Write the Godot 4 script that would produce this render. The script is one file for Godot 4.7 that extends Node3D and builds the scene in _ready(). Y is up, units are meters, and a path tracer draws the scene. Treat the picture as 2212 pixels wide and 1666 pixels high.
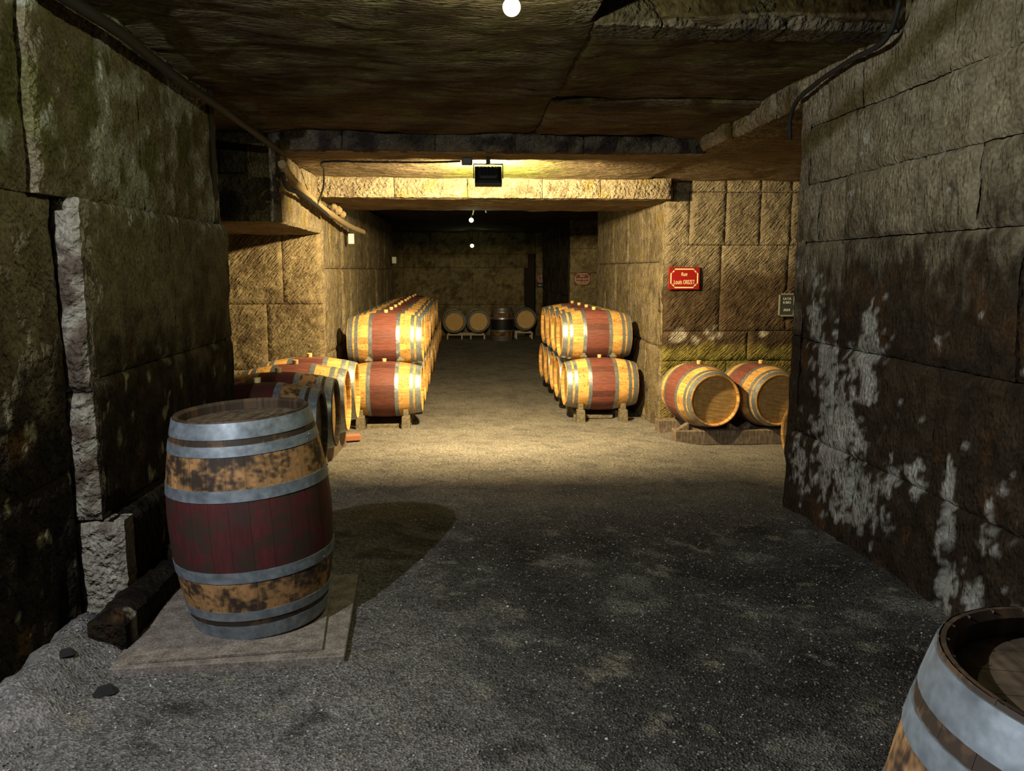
extends Node3D
# A wine cellar cut into limestone: rows of oak barrels, a floodlight under the lintel, bare bulbs.

var NA := FastNoiseLite.new()
var NB := FastNoiseLite.new()
var NC := FastNoiseLite.new()
var ND := FastNoiseLite.new()
var rng := RandomNumberGenerator.new()
var M := {}
var T := {}
var taken := {}
const ORD := ["first", "second", "third", "fourth", "fifth", "sixth", "seventh", "eighth", "ninth", "tenth", "eleventh", "twelfth", "thirteenth", "fourteenth", "fifteenth"]

# ------------------------------------------------------------------ set-up
func _ready() -> void:
	rng.seed = 7
	var cam := Camera3D.new()
	cam.name = "camera"
	cam.position = Vector3(0, 2.03, 0)
	cam.rotation = Vector3(-0.1415, -0.064, 0)
	cam.fov = rad_to_deg(2.0 * atan(833.0 / 1760.0))
	cam.near = 0.05
	cam.far = 100.0
	add_child(cam)
	cam.current = true
	var env := Environment.new()
	env.background_mode = Environment.BG_COLOR
	env.background_color = Color(0, 0, 0)
	env.ambient_light_source = Environment.AMBIENT_SOURCE_DISABLED
	env.tonemap_mode = Environment.TONE_MAPPER_LINEAR
	env.tonemap_exposure = 1.0
	env.sdfgi_enabled = true
	env.ssao_enabled = true
	env.ssil_enabled = true
	var we := WorldEnvironment.new()
	we.name = "environment"
	we.environment = env
	add_child(we)

	make_noise()
	make_materials()
	build_shell()
	build_floor()
	build_lamps()
	build_barrels()
	build_supports()
	build_signs()
	build_cables()
	build_small()

func make_noise() -> void:
	for a in [[NA, 1.1, 3, 11], [NB, 5.0, 3, 23], [NC, 17.0, 2, 37], [ND, 2.6, 4, 51]]:
		var n: FastNoiseLite = a[0]
		n.noise_type = FastNoiseLite.TYPE_SIMPLEX_SMOOTH
		n.frequency = a[1]
		n.fractal_type = FastNoiseLite.FRACTAL_FBM
		n.fractal_octaves = a[2]
		n.seed = a[3]

# ------------------------------------------------------------------ textures
func noise_image(w: int, h: int, freq: float, oct: int, sd: int, type := FastNoiseLite.TYPE_SIMPLEX_SMOOTH) -> Image:
	var n := FastNoiseLite.new()
	n.noise_type = type
	n.frequency = freq
	n.fractal_type = FastNoiseLite.FRACTAL_FBM
	n.fractal_octaves = oct
	n.seed = sd
	var im := n.get_seamless_image(w, h, false, false, 0.15, true)
	im.convert(Image.FORMAT_L8)
	return im

func cell_image(size: int, freq: float, sd: int, value: bool) -> Image:
	var n := FastNoiseLite.new()
	n.noise_type = FastNoiseLite.TYPE_CELLULAR
	n.frequency = freq
	n.fractal_type = FastNoiseLite.FRACTAL_NONE
	n.cellular_return_type = FastNoiseLite.RETURN_CELL_VALUE if value else FastNoiseLite.RETURN_DISTANCE
	n.cellular_distance_function = FastNoiseLite.DISTANCE_EUCLIDEAN
	n.seed = sd
	var im := n.get_image(size, size, not value, false, true)
	im.convert(Image.FORMAT_L8)
	return im

func tex(im: Image) -> ImageTexture:
	return ImageTexture.create_from_image(im)

func mix_bytes(a: Image, b: Image, wa: float, wb: float) -> Image:
	var da := a.get_data()
	var db := b.get_data()
	for i in da.size():
		da[i] = int(clampf(da[i] * wa + db[i] * wb, 0, 255))
	return Image.create_from_data(a.get_width(), a.get_height(), false, Image.FORMAT_L8, da)

func shear(a: Image) -> Image:
	var d := a.get_data()
	var w := a.get_width()
	var h := a.get_height()
	var o := PackedByteArray()
	o.resize(d.size())
	for y in h:
		var row := y * w
		for x in w:
			o[row + x] = d[row + ((x + y) % w)]
	return Image.create_from_data(w, h, false, Image.FORMAT_L8, o)

func tint_image(im: Image, lo: Color, hi: Color) -> Image:
	var d := im.get_data()
	var o := PackedByteArray()
	o.resize(d.size() * 3)
	for i in d.size():
		var t: float = d[i] / 255.0
		o[i * 3] = int(255 * lerpf(lo.r, hi.r, t))
		o[i * 3 + 1] = int(255 * lerpf(lo.g, hi.g, t))
		o[i * 3 + 2] = int(255 * lerpf(lo.b, hi.b, t))
	return Image.create_from_data(im.get_width(), im.get_height(), false, Image.FORMAT_RGB8, o)

func stone_mat(height: Texture2D, albedo: Texture2D, relief_cm: float, scale: Vector3, rough := 0.95) -> StandardMaterial3D:
	var m := StandardMaterial3D.new()
	m.vertex_color_use_as_albedo = true
	m.albedo_texture = albedo
	m.roughness = rough
	m.metallic_specular = 0.25
	m.heightmap_enabled = true
	m.heightmap_texture = height
	m.heightmap_scale = relief_cm
	m.uv1_triplanar = true
	m.uv1_world_triplanar = true
	m.uv1_scale = scale
	return m

func plain(c: Color, rough := 0.7, metal := 0.0, spec := 0.5) -> StandardMaterial3D:
	var m := StandardMaterial3D.new()
	m.albedo_color = c
	m.roughness = rough
	m.metallic = metal
	m.metallic_specular = spec
	return m

# one barrel skin: across = along the staves, down = round the barrel
func barrel_image(sd: int, gold: Color, red: Color, dirt: Color, dirt_amount: float, tone_spread: float, ends := 0.0) -> Image:
	var w := 512
	var h := 832
	var grain := noise_image(64, 832, 0.09, 3, sd)
	grain.resize(w, h, Image.INTERPOLATE_CUBIC)
	var blot := noise_image(w, h, 0.012, 4, sd + 1)
	var speck := noise_image(w, h, 0.06, 2, sd + 2)
	var g := grain.get_data()
	var b := blot.get_data()
	var s := speck.get_data()
	var o := PackedByteArray()
	o.resize(w * h * 3)
	var r := RandomNumberGenerator.new()
	r.seed = sd
	var tone := []
	var tone2 := []
	for k in 26:
		tone.append(1.0 + tone_spread * r.randf_range(-1.0, 0.6))
		tone2.append(1.0 + tone_spread * 1.3 * r.randf_range(-1.0, 0.7))
	for y in h:
		var k: int = mini(25, y * 26 / h)
		var seam: float = absf(fposmod(float(y) * 26.0 / h, 1.0) - 0.5)
		for x in w:
			var i := y * w + x
			var u: float = absf(x / 511.0 - 0.5) * 0.95
			var gr: float = g[i] / 255.0 - 0.5
			var bl: float = b[i] / 255.0
			var sp: float = s[i] / 255.0
			var edge: float = 0.152 + (bl - 0.5) * 0.006
			var c := gold
			var tn: float = tone[k]
			if u < edge:
				c = red
				tn = tone2[k]
			tn *= 1.0 + gr * 0.30
			var worn: float = ends * smoothstep(0.368, 0.385, u)
			var dirty: float = worn + smoothstep(0.86 - dirt_amount, 1.22 - dirt_amount, bl * 0.62 + sp * 0.30 + gr * 0.22)
			dirty = maxf(minf(dirty, 1.0), 0.55 * smoothstep(0.66, 0.74, sp) * smoothstep(0.35, 0.6, bl))
			if seam > 0.485:
				tn *= 0.93
			o[i * 3] = int(clampf(255.0 * lerpf(c.r * tn, dirt.r, dirty), 0, 255))
			o[i * 3 + 1] = int(clampf(255.0 * lerpf(c.g * tn, dirt.g, dirty), 0, 255))
			o[i * 3 + 2] = int(clampf(255.0 * lerpf(c.b * tn, dirt.b, dirty), 0, 255))
	return Image.create_from_data(w, h, false, Image.FORMAT_RGB8, o)

func make_materials() -> void:
	# stone relief tiles
	var fbm := noise_image(1024, 1024, 0.022, 5, 3)
	var chip := noise_image(1024, 1024, 0.06, 3, 5, FastNoiseLite.TYPE_VALUE_CUBIC)
	var st := noise_image(1024, 300, 0.05, 4, 9)
	st.resize(1024, 1024, Image.INTERPOLATE_CUBIC)
	var rough := mix_bytes(fbm, chip, 0.6, 0.4)
	var streak := mix_bytes(st, mix_bytes(chip, fbm, 0.5, 0.5), 0.5, 0.5)
	var st2 := noise_image(1024, 256, 0.035, 3, 19)
	st2.resize(1024, 1024, Image.INTERPOLATE_CUBIC)
	var diag := mix_bytes(shear(st2), mix_bytes(chip, fbm, 0.5, 0.5), 0.62, 0.38)
	T.rough = tex(rough)
	T.streak = tex(streak)
	T.diag = tex(diag)
	var grain := mix_bytes(noise_image(1024, 1024, 0.05, 4, 31), noise_image(1024, 1024, 0.008, 4, 33), 0.55, 0.45)
	T.grain = tex(tint_image(grain, Color(0.40, 0.365, 0.33), Color(1.0, 1.0, 1.0)))
	M.rough = stone_mat(T.rough, T.grain, 5.5, Vector3(0.8, 0.8, 0.8))
	M.streak = stone_mat(T.streak, T.grain, 4.2, Vector3(0.75, 0.75, 0.75))
	M.diag = stone_mat(T.diag, T.grain, 4.2, Vector3(0.85, 0.85, 0.85))
	M.roof = stone_mat(T.rough, T.grain, 2.6, Vector3(0.45, 0.45, 1.5))
	# gravel
	var gv := cell_image(1024, 0.075, 61, true)
	var gd := cell_image(1024, 0.075, 61, false)
	var gdat := gd.get_data()
	for i in gdat.size():
		gdat[i] = 255 - gdat[i]
	gd = Image.create_from_data(1024, 1024, false, Image.FORMAT_L8, gdat)
	gd = mix_bytes(gd, noise_image(1024, 1024, 0.01, 4, 63), 0.6, 0.4)
	var gcol := mix_bytes(gv, noise_image(1024, 1024, 0.02, 4, 65), 0.6, 0.4)
	T.gravel_h = tex(gd)
	T.gravel_c = tex(tint_image(gcol, Color(0.42, 0.40, 0.39), Color(1.0, 0.99, 0.97)))
	M.gravel = stone_mat(T.gravel_h, T.gravel_c, 1.8, Vector3(1.4, 1.4, 1.4), 0.9)
	# oak
	var set_clean := [[101, 0.16], [131, 0.22], [161, 0.28]]
	for k in 3:
		var m := StandardMaterial3D.new()
		m.albedo_texture = tex(barrel_image(set_clean[k][0], Color(0.85, 0.645, 0.36), Color(0.45, 0.26, 0.225), Color(0.48, 0.29, 0.09), set_clean[k][1], 0.17))
		m.roughness = 0.62
		m.metallic_specular = 0.4
		M["oak%d" % k] = m
	var old := StandardMaterial3D.new()
	old.albedo_texture = tex(barrel_image(211, Color(0.64, 0.475, 0.30), Color(0.31, 0.13, 0.13), Color(0.21, 0.165, 0.13), 0.53, 0.06, 0.75))
	old.roughness = 0.6
	old.metallic_specular = 0.4
	M.oak_old = old
	var dark := StandardMaterial3D.new()
	dark.albedo_texture = tex(barrel_image(241, Color(0.50, 0.36, 0.22), Color(0.10, 0.08, 0.07), Color(0.15, 0.11, 0.08), 0.42, 0.25))
	dark.roughness = 0.6
	M.oak_dark = dark
	# bare oak for heads and chime
	var hg := noise_image(512, 64, 0.05, 4, 71)
	hg.resize(512, 512, Image.INTERPOLATE_CUBIC)
	var hgrain := mix_bytes(hg, noise_image(512, 512, 0.02, 4, 73), 0.65, 0.35)
	T.head = tex(tint_image(hgrain, Color(0.55, 0.42, 0.24), Color(0.86, 0.70, 0.44)))
	T.head_old = tex(tint_image(mix_bytes(hg, noise_image(512, 512, 0.02, 4, 77), 0.45, 0.55), Color(0.16, 0.13, 0.11), Color(0.50, 0.42, 0.33)))
	T.beam = tex(tint_image(hgrain, Color(0.26, 0.22, 0.19), Color(0.62, 0.55, 0.47)))
	for a in [["head", T.head, 0.7], ["head_pale", tex(tint_image(hgrain, Color(0.80, 0.64, 0.40), Color(0.98, 0.84, 0.58))), 0.7], ["head_old", T.head_old, 0.75], ["beam", T.beam, 0.85]]:  # head_pale: lighter copy for the far barrels, lit brightness put into the colour
		var hm := StandardMaterial3D.new()
		hm.albedo_texture = a[1]
		hm.roughness = a[2]
		hm.metallic_specular = 0.3
		hm.uv1_triplanar = true
		hm.uv1_scale = Vector3(1.3, 1.3, 1.3)
		hm.heightmap_enabled = true
		hm.heightmap_texture = a[1]
		hm.heightmap_scale = 0.25
		M[a[0]] = hm
	# galvanised hoops
	var zn := noise_image(512, 512, 0.03, 4, 81)
	T.zinc = tex(tint_image(zn, Color(0.50, 0.52, 0.53), Color(0.76, 0.78, 0.79)))
	T.zinc_r = tex(tint_image(noise_image(512, 512, 0.02, 4, 83), Color(0.45, 0.45, 0.45), Color(0.9, 0.9, 0.9)))
	var z := StandardMaterial3D.new()
	z.albedo_texture = T.zinc
	z.metallic = 0.75
	z.roughness = 0.62
	z.roughness_texture = T.zinc_r
	z.uv1_triplanar = true
	z.uv1_scale = Vector3(2, 2, 2)
	M.zinc = z
	var z2 := z.duplicate() as StandardMaterial3D
	z2.albedo_texture = tex(tint_image(mix_bytes(zn, noise_image(512, 512, 0.012, 5, 87), 0.4, 0.6), Color(0.32, 0.34, 0.355), Color(0.73, 0.77, 0.81)))
	z2.metallic = 0.55
	z2.roughness = 0.75
	M.zinc_old = z2
	M.bung = plain(Color(0.86, 0.74, 0.48), 0.6)
	M.concrete = stone_mat(T.rough, T.grain, 1.0, Vector3(2, 2, 2))
	M.concrete.vertex_color_use_as_albedo = false
	M.concrete.albedo_color = Color(0.66, 0.62, 0.52)
	M.slab = stone_mat(T.rough, T.grain, 0.5, Vector3(1.3, 1.3, 1.3))
	M.slab.vertex_color_use_as_albedo = false
	M.slab.albedo_color = Color(0.68, 0.64, 0.61)
	M.brick = plain(Color(0.66, 0.42, 0.30), 0.95)
	M.black = plain(Color(0.035, 0.035, 0.035), 0.6)
	M.cable = plain(Color(0.05, 0.045, 0.04), 0.75)
	M.dusty = plain(Color(0.56, 0.48, 0.34), 0.95)
	M.dark_stone = plain(Color(0.09, 0.085, 0.08), 0.95)
	M.grey_plastic = plain(Color(0.30, 0.30, 0.29), 0.6)
	M.white_metal = plain(Color(0.78, 0.72, 0.62), 0.6)
	M.red = plain(Color(0.52, 0.075, 0.055), 0.4)
	M.red_dark = plain(Color(0.42, 0.07, 0.05), 0.45)
	M.cream = plain(Color(0.90, 0.82, 0.62), 0.5)
	M.slate = plain(Color(0.19, 0.20, 0.18), 0.85)
	M.slate_frame = plain(Color(0.52, 0.50, 0.42), 0.85)
	M.chalk = plain(Color(0.88, 0.88, 0.84), 0.95)
	M.root = plain(Color(0.42, 0.44, 0.26), 0.9)
	M.mortar = plain(Color(0.34, 0.28, 0.19), 1.0)
	M.dark_mortar = plain(Color(0.17, 0.135, 0.09), 1.0)

# ------------------------------------------------------------------ node helpers
func numbered(called: String) -> String:
	var n: int = taken.get(called, 0)
	taken[called] = n + 1
	return called if n == 0 else "%s_%03d" % [called, n]

func tag(o: Node, label: String, category: String, group := "") -> void:
	o.set_meta("label", label)
	o.set_meta("category", category)
	if group:
		o.set_meta("group", group)

func thing(called: String, label: String, category: String, at: Vector3, group := "") -> Node3D:
	var o := Node3D.new()
	o.name = numbered(called)
	add_child(o)
	o.position = at
	tag(o, label, category, group)
	return o

func part(called: String, mesh: Mesh, mat: Material, parent: Node, xf := Transform3D()) -> MeshInstance3D:
	var o := MeshInstance3D.new()
	o.name = called
	o.mesh = mesh
	if mat:
		o.material_override = mat
	o.transform = xf
	parent.add_child(o, true)
	return o

func solo(called: String, mesh: Mesh, mat: Material, at: Transform3D, label: String, category: String, group := "") -> MeshInstance3D:
	var o := part(numbered(called), mesh, mat, self, at)
	tag(o, label, category, group)
	return o

func structure(called: String, mesh: Mesh, mat: Material, xf := Transform3D(), label := "") -> MeshInstance3D:
	var o := part(numbered(called), mesh, mat, self, xf)
	o.set_meta("kind", "structure")
	if label:
		o.set_meta("label", label)
	return o

# ------------------------------------------------------------------ mesh helpers
func arrays_mesh(v: PackedVector3Array, n: PackedVector3Array, idx: PackedInt32Array, uv = null, col = null) -> ArrayMesh:
	var a := []
	a.resize(Mesh.ARRAY_MAX)
	a[Mesh.ARRAY_VERTEX] = v
	a[Mesh.ARRAY_NORMAL] = n
	if uv != null:
		a[Mesh.ARRAY_TEX_UV] = uv
	if col != null:
		a[Mesh.ARRAY_COLOR] = col
	a[Mesh.ARRAY_INDEX] = idx
	var m := ArrayMesh.new()
	m.add_surface_from_arrays(Mesh.PRIMITIVE_TRIANGLES, a)
	return m

func face(st: SurfaceTool, pts: Array, away: Vector3) -> void:
	# a flat convex polygon turned away from the point «away»
	var nrm: Vector3 = (pts[1] - pts[0]).cross(pts[2] - pts[0])
	var mid := Vector3.ZERO
	for p in pts:
		mid += p
	mid /= pts.size()
	var flip: bool = nrm.dot(mid - away) < 0
	nrm = nrm.normalized() * (-1.0 if flip else 1.0)
	for k in range(1, pts.size() - 1):
		var tri := [pts[0], pts[k], pts[k + 1]] if flip else [pts[0], pts[k + 1], pts[k]]
		for p in tri:
			st.set_normal(nrm)
			st.add_vertex(p)

func begin() -> SurfaceTool:
	var st := SurfaceTool.new()
	st.begin(Mesh.PRIMITIVE_TRIANGLES)
	return st

# a chamfered box between two corners; «top» shrinks its upper end for tapered posts
func add_box(st: SurfaceTool, lo: Vector3, hi: Vector3, bevel := 0.004, top := 0.0) -> void:
	var c := (lo + hi) / 2
	var h := (hi - lo) / 2
	var b: float = minf(bevel, minf(h.x, minf(h.y, h.z)) * 0.9)
	var p := func(sx: int, sy: int, sz: int, axis: int) -> Vector3:
		var e := Vector3(h.x - b, h.y - b, h.z - b)
		e[axis] += b
		var q := Vector3(e.x * sx, e.y * sy, e.z * sz)
		if sy > 0 and top > 0.0:
			q.x *= 1.0 - top
			q.z *= 1.0 - top
		return c + q
	for s in [-1, 1]:
		face(st, [p.call(s, -1, -1, 0), p.call(s, 1, -1, 0), p.call(s, 1, 1, 0), p.call(s, -1, 1, 0)], c)
		face(st, [p.call(-1, s, -1, 1), p.call(1, s, -1, 1), p.call(1, s, 1, 1), p.call(-1, s, 1, 1)], c)
		face(st, [p.call(-1, -1, s, 2), p.call(1, -1, s, 2), p.call(1, 1, s, 2), p.call(-1, 1, s, 2)], c)
	for a in [-1, 1]:
		for d in [-1, 1]:
			face(st, [p.call(a, d, -1, 0), p.call(a, d, 1, 0), p.call(a, d, 1, 1), p.call(a, d, -1, 1)], c)
			face(st, [p.call(a, -1, d, 0), p.call(a, 1, d, 0), p.call(a, 1, d, 2), p.call(a, -1, d, 2)], c)
			face(st, [p.call(-1, a, d, 1), p.call(1, a, d, 1), p.call(1, a, d, 2), p.call(-1, a, d, 2)], c)
			for e in [-1, 1]:
				face(st, [p.call(a, d, e, 0), p.call(a, d, e, 1), p.call(a, d, e, 2)], c)

func box_mesh(lo: Vector3, hi: Vector3, bevel := 0.004, top := 0.0) -> ArrayMesh:
	var st := begin()
	add_box(st, lo, hi, bevel, top)
	return st.commit()

# a round tube along a path
func tube_mesh(path: PackedVector3Array, radius: float, sides := 8, wobble := 0.0) -> ArrayMesh:
	var v := PackedVector3Array()
	var n := PackedVector3Array()
	var idx := PackedInt32Array()
	var up := Vector3(0.13, 0.97, 0.21).normalized()
	for i in path.size():
		var t: Vector3 = (path[mini(i + 1, path.size() - 1)] - path[maxi(i - 1, 0)]).normalized()
		var a := t.cross(up)
		if a.length() < 0.05:
			a = t.cross(Vector3.RIGHT)
		a = a.normalized()
		var b := t.cross(a).normalized()
		for k in sides:
			var f := TAU * k / sides
			var d := a * cos(f) + b * sin(f)
			var r: float = radius * (1.0 + wobble * NC.get_noise_3dv(path[i] * 3.0 + d))
			v.append(path[i] + d * r)
			n.append(d)
	for i in path.size() - 1:
		for k in sides:
			var a0 := i * sides + k
			var a1 := i * sides + (k + 1) % sides
			idx.append_array(PackedInt32Array([a0, a0 + sides, a1, a1, a0 + sides, a1 + sides]))
	for e in [0, path.size() - 1]:
		var first := v.size()
		var t: Vector3 = (path[1] - path[0]) if e == 0 else (path[e] - path[e - 1])
		var nn: Vector3 = t.normalized() * (-1.0 if e == 0 else 1.0)
		for k in sides:
			v.append(v[e * sides + k])
			n.append(nn)
		for k in range(1, sides - 1):
			if e == 0:
				idx.append_array(PackedInt32Array([first, first + k, first + k + 1]))
			else:
				idx.append_array(PackedInt32Array([first, first + k + 1, first + k]))
	return arrays_mesh(v, n, idx)

func curve_path(pts: Array, step := 0.06) -> PackedVector3Array:
	var c := Curve3D.new()
	for i in pts.size():
		var a: Vector3 = pts[maxi(i - 1, 0)]
		var b: Vector3 = pts[mini(i + 1, pts.size() - 1)]
		var t := (b - a) / 6.0
		c.add_point(pts[i], -t, t)
	c.bake_interval = step
	return c.get_baked_points()

# turn a profile of (along, radius) round the x axis; every profile step gets its own smooth band
func lathe_mesh(prof: Array, segs: int, closed := false) -> ArrayMesh:
	var v := PackedVector3Array()
	var n := PackedVector3Array()
	var uv := PackedVector2Array()
	var idx := PackedInt32Array()
	var count := prof.size() if closed else prof.size() - 1
	for i in count:
		var a: Vector2 = prof[i]
		var b: Vector2 = prof[(i + 1) % prof.size()]
		var d := (b - a).normalized()
		var nx := -d.y
		var nr := d.x
		var first := v.size()
		for k in segs + 1:
			var f := TAU * k / segs
			var c := cos(f)
			var s := sin(f)
			for q in [a, b]:
				v.append(Vector3(q.x, q.y * c, q.y * s))
				n.append(Vector3(nx, nr * c, nr * s))
				uv.append(Vector2(q.x / 0.95 + 0.5, float(k) / segs))
		for k in segs:
			var o := first + k * 2
			idx.append_array(PackedInt32Array([o, o + 1, o + 2, o + 1, o + 3, o + 2]))
	return arrays_mesh(v, n, idx, uv)

# ------------------------------------------------------------------ rock
# relief in metres and colour (linear) of the rock at a point, by kind of surface
func relief(p: Vector3, zone: int) -> float:
	match zone:
		0, 1:
			var tool := NC.get_noise_3d(p.x * 1.0, p.y * 0.35, p.z * 1.3)
			return 0.018 * NA.get_noise_3dv(p) + 0.012 * NB.get_noise_3dv(p) + 0.010 * tool
		2, 6:
			return (0.045 if zone == 2 else 0.018) * NA.get_noise_3dv(p * 0.8) + 0.012 * NB.get_noise_3d(p.x * 0.4, p.y, p.z * 1.6) + 0.006 * NC.get_noise_3d(p.x * 0.3, p.y, p.z)
		3:
			return 0.016 * NA.get_noise_3dv(p) + 0.012 * NB.get_noise_3d(p.x, p.y * 0.3, p.z) + 0.006 * NC.get_noise_3d(p.x, p.y * 0.3, p.z)
		_:
			return 0.016 * NA.get_noise_3dv(p) + 0.013 * NB.get_noise_3dv(p) + 0.010 * NC.get_noise_3dv(p)

func mix3(a: Color, b: Color, t: float) -> Color:
	return a.lerp(b, clampf(t, 0.0, 1.0))

const LIME := Color(0.50, 0.42, 0.275)
const DAMP := Color(0.070, 0.050, 0.034)
const EFFL := Color(0.72, 0.73, 0.73)
const MOSS := Color(0.37, 0.325, 0.085)

# efflorescence on the right-hand wall, copied where the photograph shows it: z, y, half width, half height, amount
const SALT := [[-4.55, 1.05, 0.36, 0.52, 1.0], [-4.25, 1.55, 0.16, 0.34, 0.95], [-4.95, 1.75, 0.14, 0.35, 0.72], [-4.75, 1.45, 0.25, 0.3, 0.75], [-4.3, 0.75, 0.4, 0.22, 0.95], [-3.72, 1.02, 0.09, 0.16, 0.85],
	[-3.95, 0.98, 0.1, 0.12, 0.75], [-3.45, 0.95, 0.07, 0.34, 0.9], [-3.42, 0.6, 0.14, 0.18, 0.8], [-3.2, 0.58, 0.12, 0.14, 0.75], [-5.2, 2.05, 0.1, 0.12, 0.75], [-5.05, 0.75, 0.22, 0.3, 0.6], [-3.15, 0.95, 0.08, 0.12, 0.6]]

func rock_color(p: Vector3, zone: int, tone: float) -> Color:
	var a := NA.get_noise_3dv(p)
	var b := NB.get_noise_3dv(p)
	var d := ND.get_noise_3dv(p)
	var c := LIME
	match zone:
		0:  # right-hand near wall: pale above, damp and stained below, salt blooms at the foot
			c = Color(0.43, 0.375, 0.28) * (1.0 + 0.25 * a)
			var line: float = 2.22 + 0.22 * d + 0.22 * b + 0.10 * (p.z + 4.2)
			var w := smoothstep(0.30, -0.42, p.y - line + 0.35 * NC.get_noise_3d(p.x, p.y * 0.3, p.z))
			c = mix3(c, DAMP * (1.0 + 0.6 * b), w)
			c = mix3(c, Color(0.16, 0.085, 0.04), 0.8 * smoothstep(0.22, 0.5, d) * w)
			var salt := 0.0
			for s in SALT:
				var e: float = Vector2((p.z - s[0]) / s[2], (p.y - s[1]) / s[3]).length()
				salt = maxf(salt, s[4] * (1.25 - e))
			var crisp: float = NB.get_noise_3d(p.x * 1.6, p.y * 1.2, p.z * 1.6) + 0.9 * NC.get_noise_3dv(p * 0.75)
			c = mix3(c, EFFL * (0.85 + 0.3 * b), smoothstep(0.40, 0.56, salt + 0.62 * crisp - 0.06))
		1:  # left-hand near wall: green-grey above, near black with scattered lichen below
			c = Color(0.30, 0.255, 0.16) * (1.0 + 0.35 * a)
			c = mix3(c, Color(0.19, 0.185, 0.075), smoothstep(-0.1, 0.35, d) * smoothstep(1.9, 2.7, p.y))
			c = mix3(c, Color(0.56, 0.58, 0.50), smoothstep(0.0, 0.35, a + 0.8 * b) * smoothstep(2.15, 2.5, p.y) * 0.9)
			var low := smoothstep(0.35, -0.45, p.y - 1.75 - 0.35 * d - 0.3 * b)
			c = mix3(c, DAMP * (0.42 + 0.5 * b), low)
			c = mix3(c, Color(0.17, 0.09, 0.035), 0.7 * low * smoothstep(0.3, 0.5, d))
			var lich := smoothstep(0.42, 0.50, NB.get_noise_3d(p.x * 1.4, p.y * 0.9, p.z * 1.4) + 0.25 * d)
			c = mix3(c, Color(0.46, 0.43, 0.30), lich * smoothstep(1.75, 1.4, p.y))
		11:  # the return of the left wall; lamplight on it put into its pale colour
			c = Color(0.50, 0.475, 0.40) * (1.0 + 0.35 * b)
			c = mix3(c, Color(0.17, 0.13, 0.10), smoothstep(0.05, 0.35, b + 0.6 * d))
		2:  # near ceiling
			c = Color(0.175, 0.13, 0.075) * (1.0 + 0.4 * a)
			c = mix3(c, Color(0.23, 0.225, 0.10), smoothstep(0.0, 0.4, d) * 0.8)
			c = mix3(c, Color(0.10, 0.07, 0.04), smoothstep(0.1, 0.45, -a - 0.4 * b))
		6:  # soffits
			c = Color(0.40, 0.31, 0.185) * (1.0 + 0.3 * a)
			var g := smoothstep(0.95, 0.2, Vector2(p.x - 0.45, (p.z + 8.9) * 0.8).length() + 0.5 * b)
			c = mix3(c, Color(0.33, 0.42, 0.05), 0.75 * g)
		3:  # smooth pillars
			c = LIME * (1.0 + 0.25 * a)
			c = mix3(c, Color(0.46, 0.34, 0.07), smoothstep(0.2, 0.45, d + 0.2 * b) * 0.6)
			c = mix3(c, Color(0.24, 0.19, 0.12), smoothstep(0.15, 0.45, -d + 0.3 * b) * 0.7)
		4:  # alcove wall on the right
			c = LIME * Color(0.95, 0.95, 0.95) * (1.0 + 0.22 * a)
			var w2 := smoothstep(0.16, -0.34, p.y - 2.12 - 0.12 * d - 0.15 * b)
			c = mix3(c, Color(0.165, 0.115, 0.068) * (1.0 + 0.5 * b), w2)
			var m := smoothstep(0.05, -0.05, p.y - 1.12 - 0.05 * b - 0.06 * d)
			c = mix3(c, MOSS * (1.0 + 0.5 * b), m * 0.9)
			c = mix3(c, Color(0.36, 0.26, 0.10), smoothstep(0.1, 0.4, d) * m * 0.8)
			for s in [[2.62, 1.23, 0.09], [2.7, 1.27, 0.07], [2.85, 1.19, 0.05], [3.05, 1.22, 0.06], [3.0, 1.27, 0.07], [3.14, 1.25, 0.06], [3.08, 1.32, 0.04], [3.7, 1.25, 0.04]]:
				var e2: float = Vector2(p.x - s[0], p.y - s[1]).length() + 0.05 * b
				c = mix3(c, Color(0.62, 0.58, 0.46), smoothstep(s[2], s[2] * 0.55, e2))
		5:  # far walls
			c = Color(0.56, 0.46, 0.25) * (1.0 + 0.35 * a)
			c = mix3(c, Color(0.30, 0.23, 0.11), smoothstep(0.0, 0.4, d + 0.5 * b))
		8:  # lit wall of the left gallery
			c = Color(0.46, 0.365, 0.21) * (1.0 + 0.3 * a)
			c = mix3(c, Color(0.20, 0.14, 0.08), smoothstep(-0.05, 0.4, d + 0.3 * b) * 0.8)
		7:  # dark rubble faces
			c = Color(0.20, 0.17, 0.125) * (1.0 + 0.5 * a)
			c = mix3(c, Color(0.07, 0.055, 0.05), smoothstep(0.0, 0.35, d + 0.4 * b))
	return Color(c.r * tone, c.g * tone, c.b * tone, 1.0)

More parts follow.
